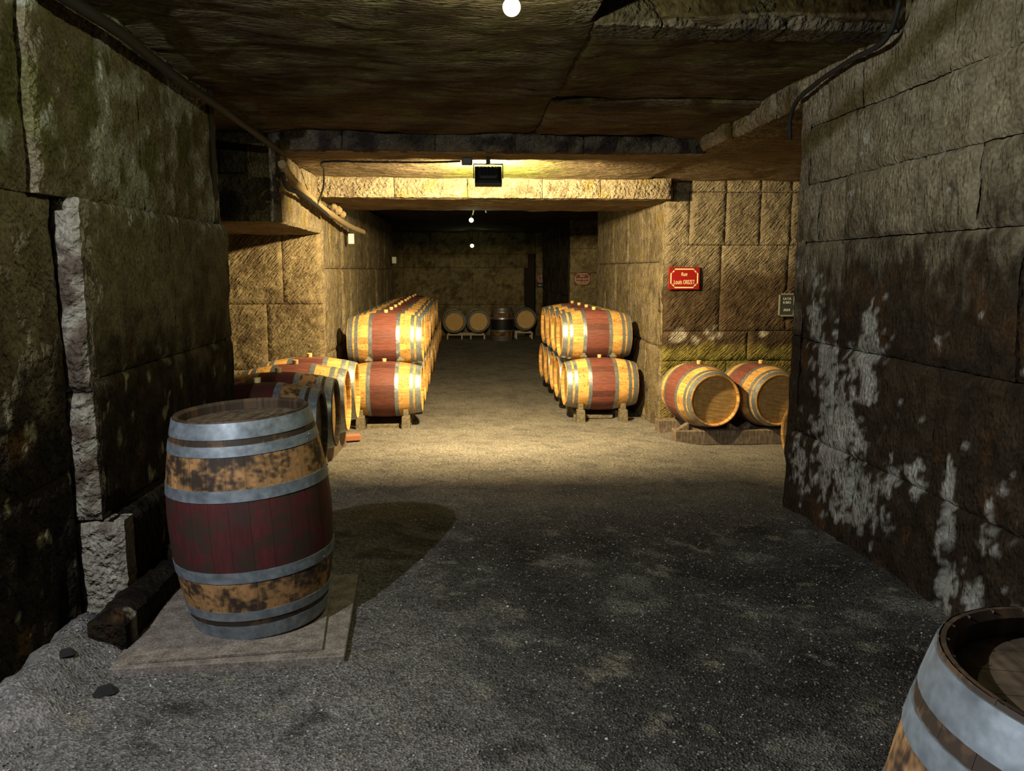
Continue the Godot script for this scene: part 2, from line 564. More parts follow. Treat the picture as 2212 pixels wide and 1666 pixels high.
# one rough block: a displaced face with worn edges and closed sides
func rock_mesh(o: Vector3, u: Vector3, v: Vector3, r: Rect2, cell: float, depth: float, zone: int, wear: float, proud: float) -> ArrayMesh:
	var n := u.cross(v).normalized()
	var nu := maxi(2, int(ceil(r.size.x / cell)))
	var nv := maxi(2, int(ceil(r.size.y / cell)))
	var W := nu + 1
	var pos := PackedVector3Array()
	var nor := PackedVector3Array()
	var col := PackedColorArray()
	var idx := PackedInt32Array()
	var tone := 1.0 + rng.randf_range(-0.13, 0.10)
	for j in nv + 1:
		for i in W:
			var fu := r.position.x + r.size.x * i / nu
			var fv := r.position.y + r.size.y * j / nv
			var du := minf(fu - r.position.x, r.end.x - fu)
			var dv := minf(fv - r.position.y, r.end.y - fv)
			var p: Vector3 = o + u * fu + v * fv
			var e := minf(du, dv)
			var jag := 1.0 + 0.8 * NB.get_noise_3dv(p * 1.3)
			var drop := 0.022 * wear * pow(clampf(1.0 - e / (0.035 * wear * jag + 0.004), 0.0, 1.0), 2.0)
			var inset := 0.006 * wear * NC.get_noise_3dv(p * 1.7) if e < 0.012 else 0.0
			pos.append(p + n * (relief(p, zone) + proud - drop) + (u + v) * inset)
			col.append(rock_color(p, zone, tone))
	for j in nv + 1:
		for i in W:
			var a: Vector3 = pos[j * W + mini(i + 1, nu)] - pos[j * W + maxi(i - 1, 0)]
			var b: Vector3 = pos[mini(j + 1, nv) * W + i] - pos[maxi(j - 1, 0) * W + i]
			nor.append(a.cross(b).normalized())
	for j in nv:
		for i in nu:
			var q := j * W + i
			idx.append_array(PackedInt32Array([q, q + W + 1, q + 1, q, q + W, q + W + 1]))
	# sides
	var ring := []
	for i in nu:
		ring.append([i, -v])
	for j in nv:
		ring.append([j * W + nu, u])
	for i in nu:
		ring.append([nv * W + nu - i, v])
	for j in nv:
		ring.append([(nv - j) * W, -u])
	for k in ring.size():
		var p0: int = ring[k][0]
		var p1: int = ring[(k + 1) % ring.size()][0]
		var sn: Vector3 = ring[k][1]
		var f := pos.size()
		for q in [p0, p1]:
			pos.append(pos[q])
			pos.append(pos[q] - n * depth)
			for z in 2:
				nor.append(sn)
				col.append(col[q])
		idx.append_array(PackedInt32Array([f, f + 2, f + 1, f + 2, f + 3, f + 1]))
	return arrays_mesh(pos, nor, idx, null, col)

# a wall of blocks over a backing; rows: [v0, v1, [u joints...]]
func block_wall(called: String, o: Vector3, u: Vector3, v: Vector3, rows: Array, cell: float, depth: float, zone: int, mat: Material, back: Material, wear := 1.0, rough := 0.008, label := "") -> MeshInstance3D:
	var n := u.cross(v).normalized()
	var lo := Vector2(1e9, 1e9)
	var hi := Vector2(-1e9, -1e9)
	for row in rows:
		var us: Array = row[2]
		lo = Vector2(minf(lo.x, us[0]), minf(lo.y, row[0]))
		hi = Vector2(maxf(hi.x, us[-1]), maxf(hi.y, row[1]))
	var st := begin()
	var c0: Vector3 = o + u * (lo.x + 0.03) + v * (lo.y + 0.02) - n * (depth * 0.6)
	var c1: Vector3 = o + u * (hi.x - 0.03) + v * (hi.y - 0.02) - n * (depth + 0.05)
	add_box(st, c0.min(c1), c0.max(c1), 0.002)
	var wall := structure(called, st.commit(), back, Transform3D(), label)
	for row in rows:
		var us: Array = row[2]
		var skip: Array = row[3] if row.size() > 3 else []
		for k in us.size() - 1:
			if k in skip:
				continue
			var g := 0.0035 * wear
			var rect := Rect2(us[k] + g, row[0] + g, us[k + 1] - us[k] - 2 * g, row[1] - row[0] - 2 * g)
			part("block", rock_mesh(o, u, v, rect, cell, depth, zone, wear, rng.randf_range(-rough, rough)), mat, wall)
	return wall

func joints(a: float, b: float, each: float, wobble := 0.25, shift := 0.0) -> Array:
	var out := [a]
	var p := a + each * (0.5 + 0.5 * shift)
	while p < b - each * 0.45:
		out.append(p + each * wobble * rng.randf_range(-1, 1))
		p += each
	out.append(b)
	return out

func fy(x: float, z: float) -> float:
	var keys := [[3.0, 0.43], [-4.0, 0.43], [-5.2, 0.40], [-6.2, 0.34], [-7.2, 0.27], [-8.4, 0.185], [-9.4, 0.11], [-10.2, 0.065], [-12.0, 0.02], [-14.0, 0.0], [-40.0, 0.0]]
	var y := 0.0
	for i in keys.size() - 1:
		if z <= keys[i][0] and z >= keys[i + 1][0]:
			var t: float = (keys[i][0] - z) / (keys[i][0] - keys[i + 1][0])
			y = lerpf(keys[i][1], keys[i + 1][1], t)
			break
	y -= 0.06 * smoothstep(2.2, 2.7, x) * smoothstep(-5.0, -6.5, z) * smoothstep(-9.6, -8.9, z)
	y += 0.12 * exp(-pow((x + 1.62) / 0.16, 2.0)) * smoothstep(-3.75, -3.45, z) * smoothstep(-2.2, -3.1, z)
	y += 0.05 * exp(-pow((x - 2.28) / 0.22, 2.0)) * smoothstep(-5.6, -4.9, z)
	y += 0.06 * exp(-pow((x - 2.5) / 0.2, 2.0)) * exp(-pow((z + 9.65) / 0.3, 2.0))
	return y

func build_shell() -> void:
	var X := Vector3.RIGHT
	var Y := Vector3.UP
	var Z := Vector3.BACK
	# left wall, near: upper face, protruding middle block with its return painted pale for lamplight, plinth, kerb  (u runs along +z? faces +x: u = -z)
	var L := -Z
	block_wall("wall_left", Vector3(-1.65, 0, 0), L, Y, [[2.33, 3.3, [3.42, 4.5, 5.85]]], 0.025, 0.12, 1, M.rough, M.dark_mortar, 0.45, 0.006)
	block_wall("wall_left", Vector3(-1.6, 0, 0), L, Y, [[0.92, 1.55, [3.62, 5.85]], [1.55, 2.33, [3.62, 4.75, 5.85]]], 0.025, 0.16, 1, M.streak, M.dark_mortar, 0.7, 0.004)
	block_wall("wall_left", Vector3(-1.51, 0, 0), L, Y, [[0.2, 0.92, [3.63, 4.3, 5.8]]], 0.025, 0.2, 1, M.rough, M.dark_mortar, 1.3, 0.01)
	block_wall("wall_left", Vector3(-1.70, 0, 0), L, Y, [[0.2, 1.15, [2.3, 3.6]], [1.15, 2.33, [2.3, 3.6]], [2.33, 3.3, [2.3, 3.43]]], 0.025, 0.12, 1, M.rough, M.dark_mortar, 0.45, 0.012)
	# the return that faces the camera (u = +x, faces +z)
	block_wall("wall_left", Vector3(0, 0, -3.6), X, Y, [[0.92, 1.5, [-1.73, -1.595]], [1.5, 2.335, [-1.73, -1.6]]], 0.02, 0.1, 11, M.rough, M.dark_mortar, 1.2, 0.006)
	block_wall("wall_left", Vector3(0, 0, -3.62), X, Y, [[0.3, 0.92, [-1.73, -1.505]]], 0.02, 0.1, 11, M.rough, M.dark_mortar, 1.2, 0.006)
	var kerb := block_wall("wall_left", Vector3(0, 0.62, 0), X, -Z, [[3.3, 4.05, [-1.56, -1.39]], [4.05, 4.8, [-1.56, -1.4]]], 0.025, 0.3, 1, M.rough, M.dark_mortar, 1.5, 0.02)
	# end of the near left wall (faces -z), seen only from other places
	block_wall("wall_left", Vector3(0, 0, -5.85), -X, Y, [[0.2, 2.33, [1.6, 2.4]], [2.33, 3.3, [1.65, 2.4]]], 0.06, 0.12, 1, M.rough, M.dark_mortar)
	# side gallery on the left: far wall of the room it opens to, and its lintel
	block_wall("wall_left_gallery", Vector3(0, 0, -9.7), X, Y, [[-0.05, 0.86, [-4.6, -3.4, -2.5, -1.6]], [0.86, 1.63, [-4.6, -3.1, -2.25, -1.6]], [1.63, 2.7, [-4.6, -3.3, -2.05, -1.6]]], 0.03, 0.25, 8, M.diag, M.mortar, 0.9, 0.012)
	block_wall("wall_left_gallery", Vector3(-4.6, 0, 0), L, Y, [[-0.05, 3.3, [2.3, 4.0, 5.8, 7.6, 9.7]]], 0.1, 0.15, 4, M.rough, M.dark_mortar)
	block_wall("wall_left_gallery", Vector3(-1.58, 0, 0), L, Y, [[2.44, 3.1, [7.3, 7.62, 8.1, 8.5, 9.0, 9.7]]], 0.03, 0.2, 3, M.streak, M.mortar, 1.0, 0.008)
	block_wall("wall_left_gallery", Vector3(0, 0, -7.3), X, Y, [[2.44, 2.85, [-3.2, -2.3, -1.57]], [2.85, 3.25, [-3.2, -2.05, -1.57]]], 0.035, 0.2, 7, M.rough, M.dark_mortar, 1.2, 0.015)
	block_wall("ceiling_left_gallery", Vector3(0, 2.44, 0), X, Z, [[-9.75, -7.38, [-4.6, -3.0, -1.62]]], 0.06, 0.12, 6, M.roof, M.dark_mortar, 0.6)
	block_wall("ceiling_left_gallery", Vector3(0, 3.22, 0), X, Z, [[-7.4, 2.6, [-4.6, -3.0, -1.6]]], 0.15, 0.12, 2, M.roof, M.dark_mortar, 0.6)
	# long left wall behind the stack
	block_wall("wall_left_far", Vector3(-1.6, 0, 0), L, Y, [[-0.05, 1.02, joints(9.74, 20.2, 0.95)], [1.02, 2.04, joints(9.74, 20.2, 0.8, 0.25, 1.0)], [2.04, 3.1, [9.74, 10.35, 10.9, 11.4, 12.1, 12.8, 13.7, 14.6, 15.5, 16.6, 17.8, 19, 20.2]]], 0.045, 0.25, 3, M.streak, M.mortar, 1.1, 0.014)
	block_wall("wall_left_far", Vector3(-2.3, 0, 0), L, Y, [[-0.05, 3.1, [20.2, 22, 23.7, 25.4]]], 0.1, 0.15, 5, M.rough, M.dark_mortar)
	# near right wall (faces -x: u = +z)
	block_wall("wall_right", Vector3(2.2, 0, 0), Z, Y, [
		[0.2, 0.98, [-5.3, -4.35, -3.45, -2.4, -1.0, 0.4, 2.5]],
		[0.98, 1.58, [-5.3, -4.62, -3.62, -2.6, -1.2, 0.2, 2.5]],
		[1.58, 2.2, [-5.3, -4.65, -3.8, -3.1, -2.2, -0.8, 0.8, 2.5]],
		[2.2, 2.56, [-5.3, -4.98, -4.63, -3.82, -3.4, -2.6, -1.4, 0.6, 2.5]],
		[2.56, 2.91, [-5.3, -4.9, -4.55, -3.75, -3.42, -2.9, -2.0, -0.6, 1.0, 2.5]],
		[2.91, 3.62, [-5.3, -4.92, -4.5, -4.08, -3.7, -3.3, -2.8, -2.0, -0.6, 1.0, 2.5]]], 0.026, 0.14, 0, M.streak, M.dark_mortar, 0.75, 0.007)
	block_wall("wall_right", Vector3(0, 0, -5.3), -X, Y, [[0.2, 1.6, [-3.4, -2.8, -2.2]], [1.6, 3.2, [-3.4, -2.8, -2.2]]], 0.06, 0.14, 0, M.streak, M.dark_mortar)
	# alcove wall on the right, with the empty beam socket at its top left
	block_wall("wall_right_gallery", Vector3(0, 0, -9.7), X, Y, [
		[-0.05, 0.93, [2.45, 3.25, 4.2, 5.2, 6.4]],
		[0.93, 1.29, [2.45, 3.5, 4.4, 5.4, 6.4]],
		[1.29, 2.32, [2.45, 3.14, 3.97, 5.1, 6.4]],
		[2.32, 2.94, [2.45, 2.74, 3.17, 3.6, 3.98, 4.8, 5.6, 6.4]],
		[2.94, 3.12, [2.45, 2.69, 2.74, 3.17, 3.6, 3.98, 4.8, 5.6, 6.4], [0]]], 0.03, 0.25, 4, M.diag, M.mortar, 0.95, 0.012)
	block_wall("wall_right_gallery", Vector3(6.4, 0, 0), Z, Y, [[-0.05, 3.2, [-9.7, -8.2, -6.7, -5.2]]], 0.1, 0.15, 4, M.rough, M.mortar)
	# right wall behind the stack (faces -x)
	block_wall("wall_right_far", Vector3(2.45, 0, 0), Z, Y, [
		[-0.05, 1.08, [-14.6, -13.5, -12.4, -11.4, -10.6, -9.74]],
		[1.08, 2.12, [-14.6, -13.7, -12.8, -11.8, -10.75, -9.74]],
		[2.12, 3.12, [-14.6, -13.9, -13.0, -11.9, -10.95, -10.55, -9.74]]], 0.035, 0.25, 3, M.streak, M.mortar, 1.1, 0.012)
	block_wall("wall_right_far", Vector3(0, 0, -18.8), X, Y, [[-0.05, 1.0, [2.54, 3.4, 5.4]], [1.0, 1.95, [2.54, 3.6, 5.4]], [1.95, 2.5, [2.54, 3.3, 5.4]], [2.5, 3.2, [2.54, 3.4, 5.4]]], 0.05, 0.2, 5, M.rough, M.dark_mortar, 1.2, 0.02)
	block_wall("wall_right_far", Vector3(2.54, 0, 0), Z, Y, [[-0.05, 1.4, [-25.0, -23, -21, -18.85]], [1.4, 3.2, [-25.0, -22, -20.2, -18.85]]], 0.08, 0.2, 7, M.streak, M.dark_mortar, 1.5, 0.02)
	block_wall("wall_right_far", Vector3(5.4, 0, 0), Z, Y, [[-0.05, 3.2, [-18.8, -16.7, -14.6]]], 0.12, 0.2, 5, M.rough, M.dark_mortar)
	block_wall("wall_right_far", Vector3(0, 0, -14.6), -X, Y, [[-0.05, 3.2, [-5.4, -4.0, -2.5]]], 0.1, 0.2, 3, M.streak, M.mortar)
	# far end, with a dark niche before the pillar that carries a sign
	block_wall("wall_back", Vector3(0, 0, -25.3), X, Y, [[-0.05, 0.95, [-2.3, -1.1, 0.0, 1.0, 2.02]], [0.95, 2.08, [-2.3, -1.72, 0.4, 2.0]], [2.08, 2.5, [-2.3, -1.7, -0.3, 0.9, 2.12]], [2.5, 3.2, [-2.3, -0.9, 0.6, 2.36]]], 0.06, 0.2, 5, M.rough, M.dark_mortar, 1.3, 0.015)
	block_wall("wall_back", Vector3(0, 0, -25.1), X, Y, [[-0.05, 1.1, [2.34, 2.72]], [1.1, 2.1, [2.34, 2.72]], [2.1, 3.2, [2.34, 2.72]]], 0.05, 0.2, 5, M.rough, M.dark_mortar, 1.2, 0.01)
	block_wall("wall_back", Vector3(0, 0, -26.4), X, Y, [[-0.05, 3.2, [1.6, 2.6]]], 0.1, 0.2, 7, M.rough, M.dark_mortar)
	# ceilings, from the camera to the far end (u = +x, v = +z, facing down)
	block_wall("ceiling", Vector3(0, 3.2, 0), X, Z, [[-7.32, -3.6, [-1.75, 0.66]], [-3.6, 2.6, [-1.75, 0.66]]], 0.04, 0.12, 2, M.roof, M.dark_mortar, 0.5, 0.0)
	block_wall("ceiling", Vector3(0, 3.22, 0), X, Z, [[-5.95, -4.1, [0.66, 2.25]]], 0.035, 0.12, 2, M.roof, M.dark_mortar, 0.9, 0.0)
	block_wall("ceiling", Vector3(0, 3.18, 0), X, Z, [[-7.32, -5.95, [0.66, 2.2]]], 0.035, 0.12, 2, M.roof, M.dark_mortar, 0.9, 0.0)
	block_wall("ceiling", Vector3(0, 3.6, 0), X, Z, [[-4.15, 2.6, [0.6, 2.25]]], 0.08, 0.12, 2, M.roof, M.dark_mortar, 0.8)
	block_wall("ceiling", Vector3(0, 0, -4.1), X, Y, [[3.2, 3.62, [0.66, 1.0, 1.28, 1.62, 2.2]]], 0.025, 0.2, 7, M.rough, M.dark_mortar, 1.4, 0.02, "rubble face of the raised ceiling pocket")
	block_wall("ceiling", Vector3(0.66, 0, 0), -Z, Y, [[3.2, 3.62, [-2.6, -1.0, 0.6, 2.2, 4.1]]], 0.05, 0.12, 7, M.rough, M.dark_mortar, 1.0)
	# drop to the cross gallery soffit: face, soffit, and the stepped edge over the right gallery
	block_wall("ceiling", Vector3(0, 0, -7.3), X, Y, [[3.05, 3.24, [-1.62, -1.0, -0.2, 0.5, 1.1, 1.7, 2.2]]], 0.03, 0.15, 7, M.rough, M.dark_mortar, 1.1, 0.012)
	block_wall("ceiling", Vector3(0, 3.05, 0), X, Z, [[-9.75, -7.37, [-1.62, 2.2]]], 0.035, 0.12, 6, M.roof, M.dark_mortar, 0.6, 0.0)
	block_wall("ceiling", Vector3(0, 3.07, 0), X, Z, [[-9.8, -5.1, [2.21, 6.4]]], 0.05, 0.1, 6, M.roof, M.dark_mortar, 0.6, 0.0)
	block_wall("ceiling", Vector3(2.15, 0, 0), Z, Y, [[3.06, 3.26, [-7.3, -6.95, -6.6, -6.2, -5.7, -5.2]]], 0.03, 0.3, 3, M.rough, M.dark_mortar, 1.6, 0.035)
	# lintel over the barrel aisle and the dark roof behind it
	block_wall("ceiling", Vector3(0, 0, -9.42), X, Y, [[2.83, 3.07, [-1.6, -0.72, 0.1, 0.95, 1.62, 2.44]]], 0.03, 0.15, 3, M.rough, M.mortar, 1.0, 0.012, "pale stone lintel over the barrel aisle")
	block_wall("ceiling", Vector3(0, 2.83, 0), X, Z, [[-11.4, -9.49, [-1.62, 2.47]]], 0.04, 0.12, 6, M.roof, M.dark_mortar, 0.7, 0.0)
	block_wall("ceiling", Vector3(0, 0, -11.42), -X, Y, [[2.83, 3.22, [-2.5, -1.0, 0.3, 1.65]]], 0.08, 0.1, 7, M.rough, M.dark_mortar)
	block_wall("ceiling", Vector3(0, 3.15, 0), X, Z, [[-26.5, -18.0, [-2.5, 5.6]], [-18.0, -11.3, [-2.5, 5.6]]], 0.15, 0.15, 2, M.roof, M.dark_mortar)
	# behind the camera
	block_wall("wall_front", Vector3(0, 0, 2.5), -X, Y, [[0.2, 1.9, [-2.3, -0.8, 0.6, 2.0, 4.7]], [1.9, 3.62, [-2.3, -1.0, 0.8, 2.4, 4.7]]], 0.12, 0.15, 1, M.rough, M.dark_mortar)
	block_wall("wall_left_gallery", Vector3(0, 0, -2.3), X, Y, [[0.2, 3.3, [-4.6, -3.2, -1.74]]], 0.1, 0.12, 1, M.rough, M.dark_mortar)

func build_floor() -> void:
	var xs := []
	var zs := []
	var x := -5.0
	while x < 6.7:
		xs.append(x)
		x += 0.035 if x > -1.8 and x < 2.6 else 0.12
	var z := 2.7
	while z > -26.8:
		zs.append(z)
		z -= 0.035 if z < -1.9 and z > -6.5 else (0.05 if z < 0.0 and z > -10.0 else 0.14)
	var pos := PackedVector3Array()
	var nor := PackedVector3Array()
	var col := PackedColorArray()
	var idx := PackedInt32Array()
	var W := xs.size()
	for j in zs.size():
		for i in W:
			var p := Vector3(xs[i], 0, zs[j])
			var a := NA.get_noise_2d(p.x * 0.7, p.z * 0.7)
			var b := NB.get_noise_2d(p.x, p.z)
			var d := ND.get_noise_2d(p.x * 0.6, p.z * 0.6)
			p.y = fy(p.x, p.z) + 0.012 * a + 0.006 * b + 0.004 * NC.get_noise_2d(p.x, p.z)
			if p.x < -1.25 and p.z > -3.9:
				p.y += 0.03 * b * smoothstep(-1.25, -1.45, p.x)
			pos.append(p)
			# worn earth to the left and in front, darker gravel to the right
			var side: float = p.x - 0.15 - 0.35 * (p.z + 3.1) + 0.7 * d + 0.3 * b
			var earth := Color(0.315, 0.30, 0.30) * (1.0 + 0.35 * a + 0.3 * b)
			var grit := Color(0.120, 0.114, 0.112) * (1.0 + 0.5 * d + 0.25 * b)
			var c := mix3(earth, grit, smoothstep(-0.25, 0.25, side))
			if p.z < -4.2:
				c = mix3(c, Color(0.54, 0.51, 0.45) * (1.0 + 0.22 * a + 0.18 * b), smoothstep(-4.6, -6.4, p.z + 0.5 * d))  # floor painted paler towards the back, imitating the bright lamplit aisle
			c = mix3(c, Color(0.30, 0.295, 0.285), 0.75 * smoothstep(0.28, 0.5, d + 0.35 * b))
			c = mix3(c, Color(0.060, 0.055, 0.052), (0.7 if p.z > -5.0 else 0.25) * smoothstep(0.25, 0.5, -d - 0.2 * b))
			var chalky := smoothstep(0.46, 0.6, NB.get_noise_2d(p.x * 0.6 + 9.0, p.z * 0.6) + 0.3 * NC.get_noise_2d(p.x, p.z))
			c = mix3(c, Color(0.42, 0.39, 0.33), chalky * 0.8)
			col.append(Color(c.r, c.g, c.b, 1.0))
	for j in zs.size():
		for i in W:
			var dx: Vector3 = pos[j * W + mini(i + 1, W - 1)] - pos[j * W + maxi(i - 1, 0)]
			var dz: Vector3 = pos[mini(j + 1, zs.size() - 1) * W + i] - pos[maxi(j - 1, 0) * W + i]
			nor.append(dx.cross(dz).normalized())
	for j in zs.size() - 1:
		for i in W - 1:
			var q := j * W + i
			idx.append_array(PackedInt32Array([q, q + W, q + 1, q + 1, q + W, q + W + 1]))
	# closed underside so that the floor has thickness
	var f := pos.size()
	for p in [Vector3(-5, -0.3, 2.7), Vector3(6.7, -0.3, 2.7), Vector3(6.7, -0.3, -26.8), Vector3(-5, -0.3, -26.8)]:
		pos.append(p)
		nor.append(Vector3.DOWN)
		col.append(Color(0.2, 0.18, 0.15))
	idx.append_array(PackedInt32Array([f, f + 1, f + 2, f, f + 2, f + 3]))
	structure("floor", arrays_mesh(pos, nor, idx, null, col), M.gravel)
	# loose grit on the floor
	var peb := SphereMesh.new()
	peb.radius = 0.5
	peb.height = 0.7
	peb.radial_segments = 6
	peb.rings = 3
	var mm := MultiMesh.new()
	mm.transform_format = MultiMesh.TRANSFORM_3D
	mm.use_colors = true
	mm.mesh = peb
	mm.instance_count = 26000
	for k in mm.instance_count:
		var zz: float = -2.0 - 8.0 * pow(rng.randf(), 1.6)
		var xx: float = rng.randf_range(-1.66, 2.15) if zz > -5.3 else rng.randf_range(-1.0, 2.6)
		var sz: float = 0.004 + 0.007 * pow(rng.randf(), 2.5)
		var bs := Basis.from_euler(Vector3(rng.randf_range(-0.5, 0.5), rng.randf() * TAU, rng.randf_range(-0.5, 0.5))).scaled(Vector3(sz * rng.randf_range(0.8, 1.5), sz, sz))
		mm.set_instance_transform(k, Transform3D(bs, Vector3(xx, fy(xx, zz) + 0.012 * NA.get_noise_2d(xx * 0.7, zz * 0.7) + 0.006 * NB.get_noise_2d(xx, zz) + sz * 0.12, zz)))
		var t: float = rng.randf_range(0.09, 0.24) if rng.randf() < 0.93 else rng.randf_range(0.35, 0.6)
		mm.set_instance_color(k, Color(t, t * 0.96, t * 0.90))
	var pm := StandardMaterial3D.new()
	pm.vertex_color_use_as_albedo = true
	pm.roughness = 0.9
	var mi := MultiMeshInstance3D.new()
	mi.name = "gravel"
	mi.multimesh = mm
	mi.material_override = pm
	add_child(mi)
	tag(mi, "loose grit and small pebbles strewn over the cellar floor", "gravel")
	mi.set_meta("kind", "stuff")

# ------------------------------------------------------------------ lamps
func omni(parent: Node3D, at: Vector3, c: Color, e: float, size: float) -> void:
	var l := OmniLight3D.new()
	l.name = "bulb_light"
	l.position = at
	l.light_color = c
	l.light_energy = e
	l.light_size = size
	l.omni_range = 40.0
	l.omni_attenuation = 2.0
	l.shadow_enabled = true
	parent.add_child(l, true)

func glow(c: Color, e: float) -> StandardMaterial3D:
	var m := plain(c, 0.4)
	m.emission_enabled = true
	m.emission = c
	m.emission_energy_multiplier = e
	return m

func bulb(label: String, top: Vector3, at: Vector3, r: float, c: Color, e: float, shine: float) -> void:
	# hangs from «top»: flex, black holder, glass globe
	var t := thing("light_bulb", label, "light bulb", top)
	var d := at - top
	part("flex", tube_mesh(PackedVector3Array([Vector3(0, 0.03, 0), d * 0.5 + Vector3(0.004, 0, 0), d + Vector3(0, r * 1.9, 0)]), 0.004, 6), M.cable, t)
	var holder := lathe_mesh([Vector2(r * 0.9, 0.001), Vector2(r * 0.9, r * 0.50), Vector2(r * 1.9, r * 0.44), Vector2(r * 2.2, r * 0.2), Vector2(r * 2.2, 0.001)], 16)
	part("holder", holder, M.black, t, Transform3D(Basis(Vector3(0, 0, 1), PI / 2), d))
	var prof := []
	for k in 15:
		var f := PI * k / 14.0
		prof.append(Vector2(-cos(f) * r, maxf(0.0008, sin(f) * r)))
	prof[13] = Vector2(r * 1.0, r * 0.46)
	prof[14] = Vector2(r * 1.25, r * 0.40)
	part("glass", lathe_mesh(prof, 20), glow(c, shine), t, Transform3D(Basis(Vector3(0, 0, 1), PI / 2), d))
	omni(t, d, c, e, 0.012)

func build_lamps() -> void:
	bulb("bare bulb glowing under the near ceiling at the top of the picture", Vector3(0.215, 3.2, -3.22), Vector3(0.205, 3.005, -3.22), 0.034, Color(0.98, 1.0, 0.80), 1.15, 2.6)
	bulb("bare bulb among hanging roots behind the stone lintel", Vector3(0.19, 3.14, -12.0), Vector3(0.18, 2.735, -12.0), 0.034, Color(0.95, 1.0, 0.80), 0.3, 2.2)
	bulb("small bare bulb farthest back in the dark roof above the aisle", Vector3(0.38, 3.14, -23.6), Vector3(0.37, 2.70, -23.6), 0.055, Color(0.95, 1.0, 0.80), 0.1, 2.2)
	bulb("bare white bulb in the side recess left of the camera", Vector3(-1.66, 3.21, -1.1), Vector3(-1.66, 3.02, -1.1), 0.035, Color(0.95, 0.975, 1.0), 8.5, 2.5)
	# floodlight hung under the cross gallery soffit, turned away from the camera and down
	var fl := thing("floodlight", "black floodlight hung under the soffit, lighting the barrels", "floodlight", Vector3(0.275, 2.88, -7.72))
	var tilt := Basis(Vector3.RIGHT, deg_to_rad(-31.0))
	var st := begin()
	add_box(st, Vector3(-0.112, -0.085, -0.02), Vector3(0.112, 0.085, 0.035), 0.012)
	add_box(st, Vector3(-0.09, -0.062, 0.03), Vector3(0.09, 0.062, 0.075), 0.015)
	var housing := part("housing", st.commit(), M.black, fl, Transform3D(tilt, Vector3.ZERO))
	for k in 5:
		part("cooling_fin", box_mesh(Vector3(-0.072 + 0.034 * k, -0.05, 0.07), Vector3(-0.064 + 0.034 * k, 0.05, 0.088), 0.002), M.black, housing)
	st = begin()
	add_box(st, Vector3(-0.118, 0.075, -0.05), Vector3(0.118, 0.092, 0.03), 0.003)
	add_box(st, Vector3(-0.118, -0.092, -0.035), Vector3(0.118, -0.075, 0.03), 0.003)
	add_box(st, Vector3(-0.124, -0.092, -0.035), Vector3(-0.11, 0.092, 0.03), 0.003)
	add_box(st, Vector3(0.11, -0.092, -0.035), Vector3(0.124, 0.092, 0.03), 0.003)
	part("bezel", st.commit(), M.black, fl, Transform3D(tilt, Vector3.ZERO))
	part("glass", box_mesh(Vector3(-0.1, -0.07, -0.026), Vector3(0.1, 0.07, -0.021), 0.001), glow(Color(1.0, 0.90, 0.68), 3.0), fl, Transform3D(tilt, Vector3.ZERO))
	st = begin()
	add_box(st, Vector3(-0.138, -0.02, -0.015), Vector3(-0.13, 0.115, 0.015), 0.002)
	add_box(st, Vector3(0.13, -0.02, -0.015), Vector3(0.138, 0.115, 0.015), 0.002)
	add_box(st, Vector3(-0.138, 0.108, -0.015), Vector3(0.138, 0.116, 0.015), 0.002)
	add_box(st, Vector3(-0.02, 0.112, -0.015), Vector3(0.02, 0.19, 0.015), 0.002)
	part("bracket", st.commit(), M.black, fl)
	var al := AreaLight3D.new()
	al.name = "flood_light"
	al.area_size = Vector2(0.16, 0.10)
	al.light_color = Color(1.0, 0.90, 0.68)
	al.light_energy = 43.0
	al.area_range = 60.0
	al.area_attenuation = 2.0
	al.shadow_enabled = true
	fl.add_child(al)
	al.transform = Transform3D(tilt, tilt * Vector3(0, 0, -0.04))

# ------------------------------------------------------------------ barrels
const HL := 0.475

func rad(s: float) -> float:
	var t := s / HL
	return 0.352 - 0.067 * t * t

var stave_meshes := []
var hoop_meshes := []
var hoop_mids := []
var rivet_mesh := SphereMesh.new()
var board_meshes := []
var body_mesh: ArrayMesh
var head_mesh: ArrayMesh
var bung_mesh: ArrayMesh

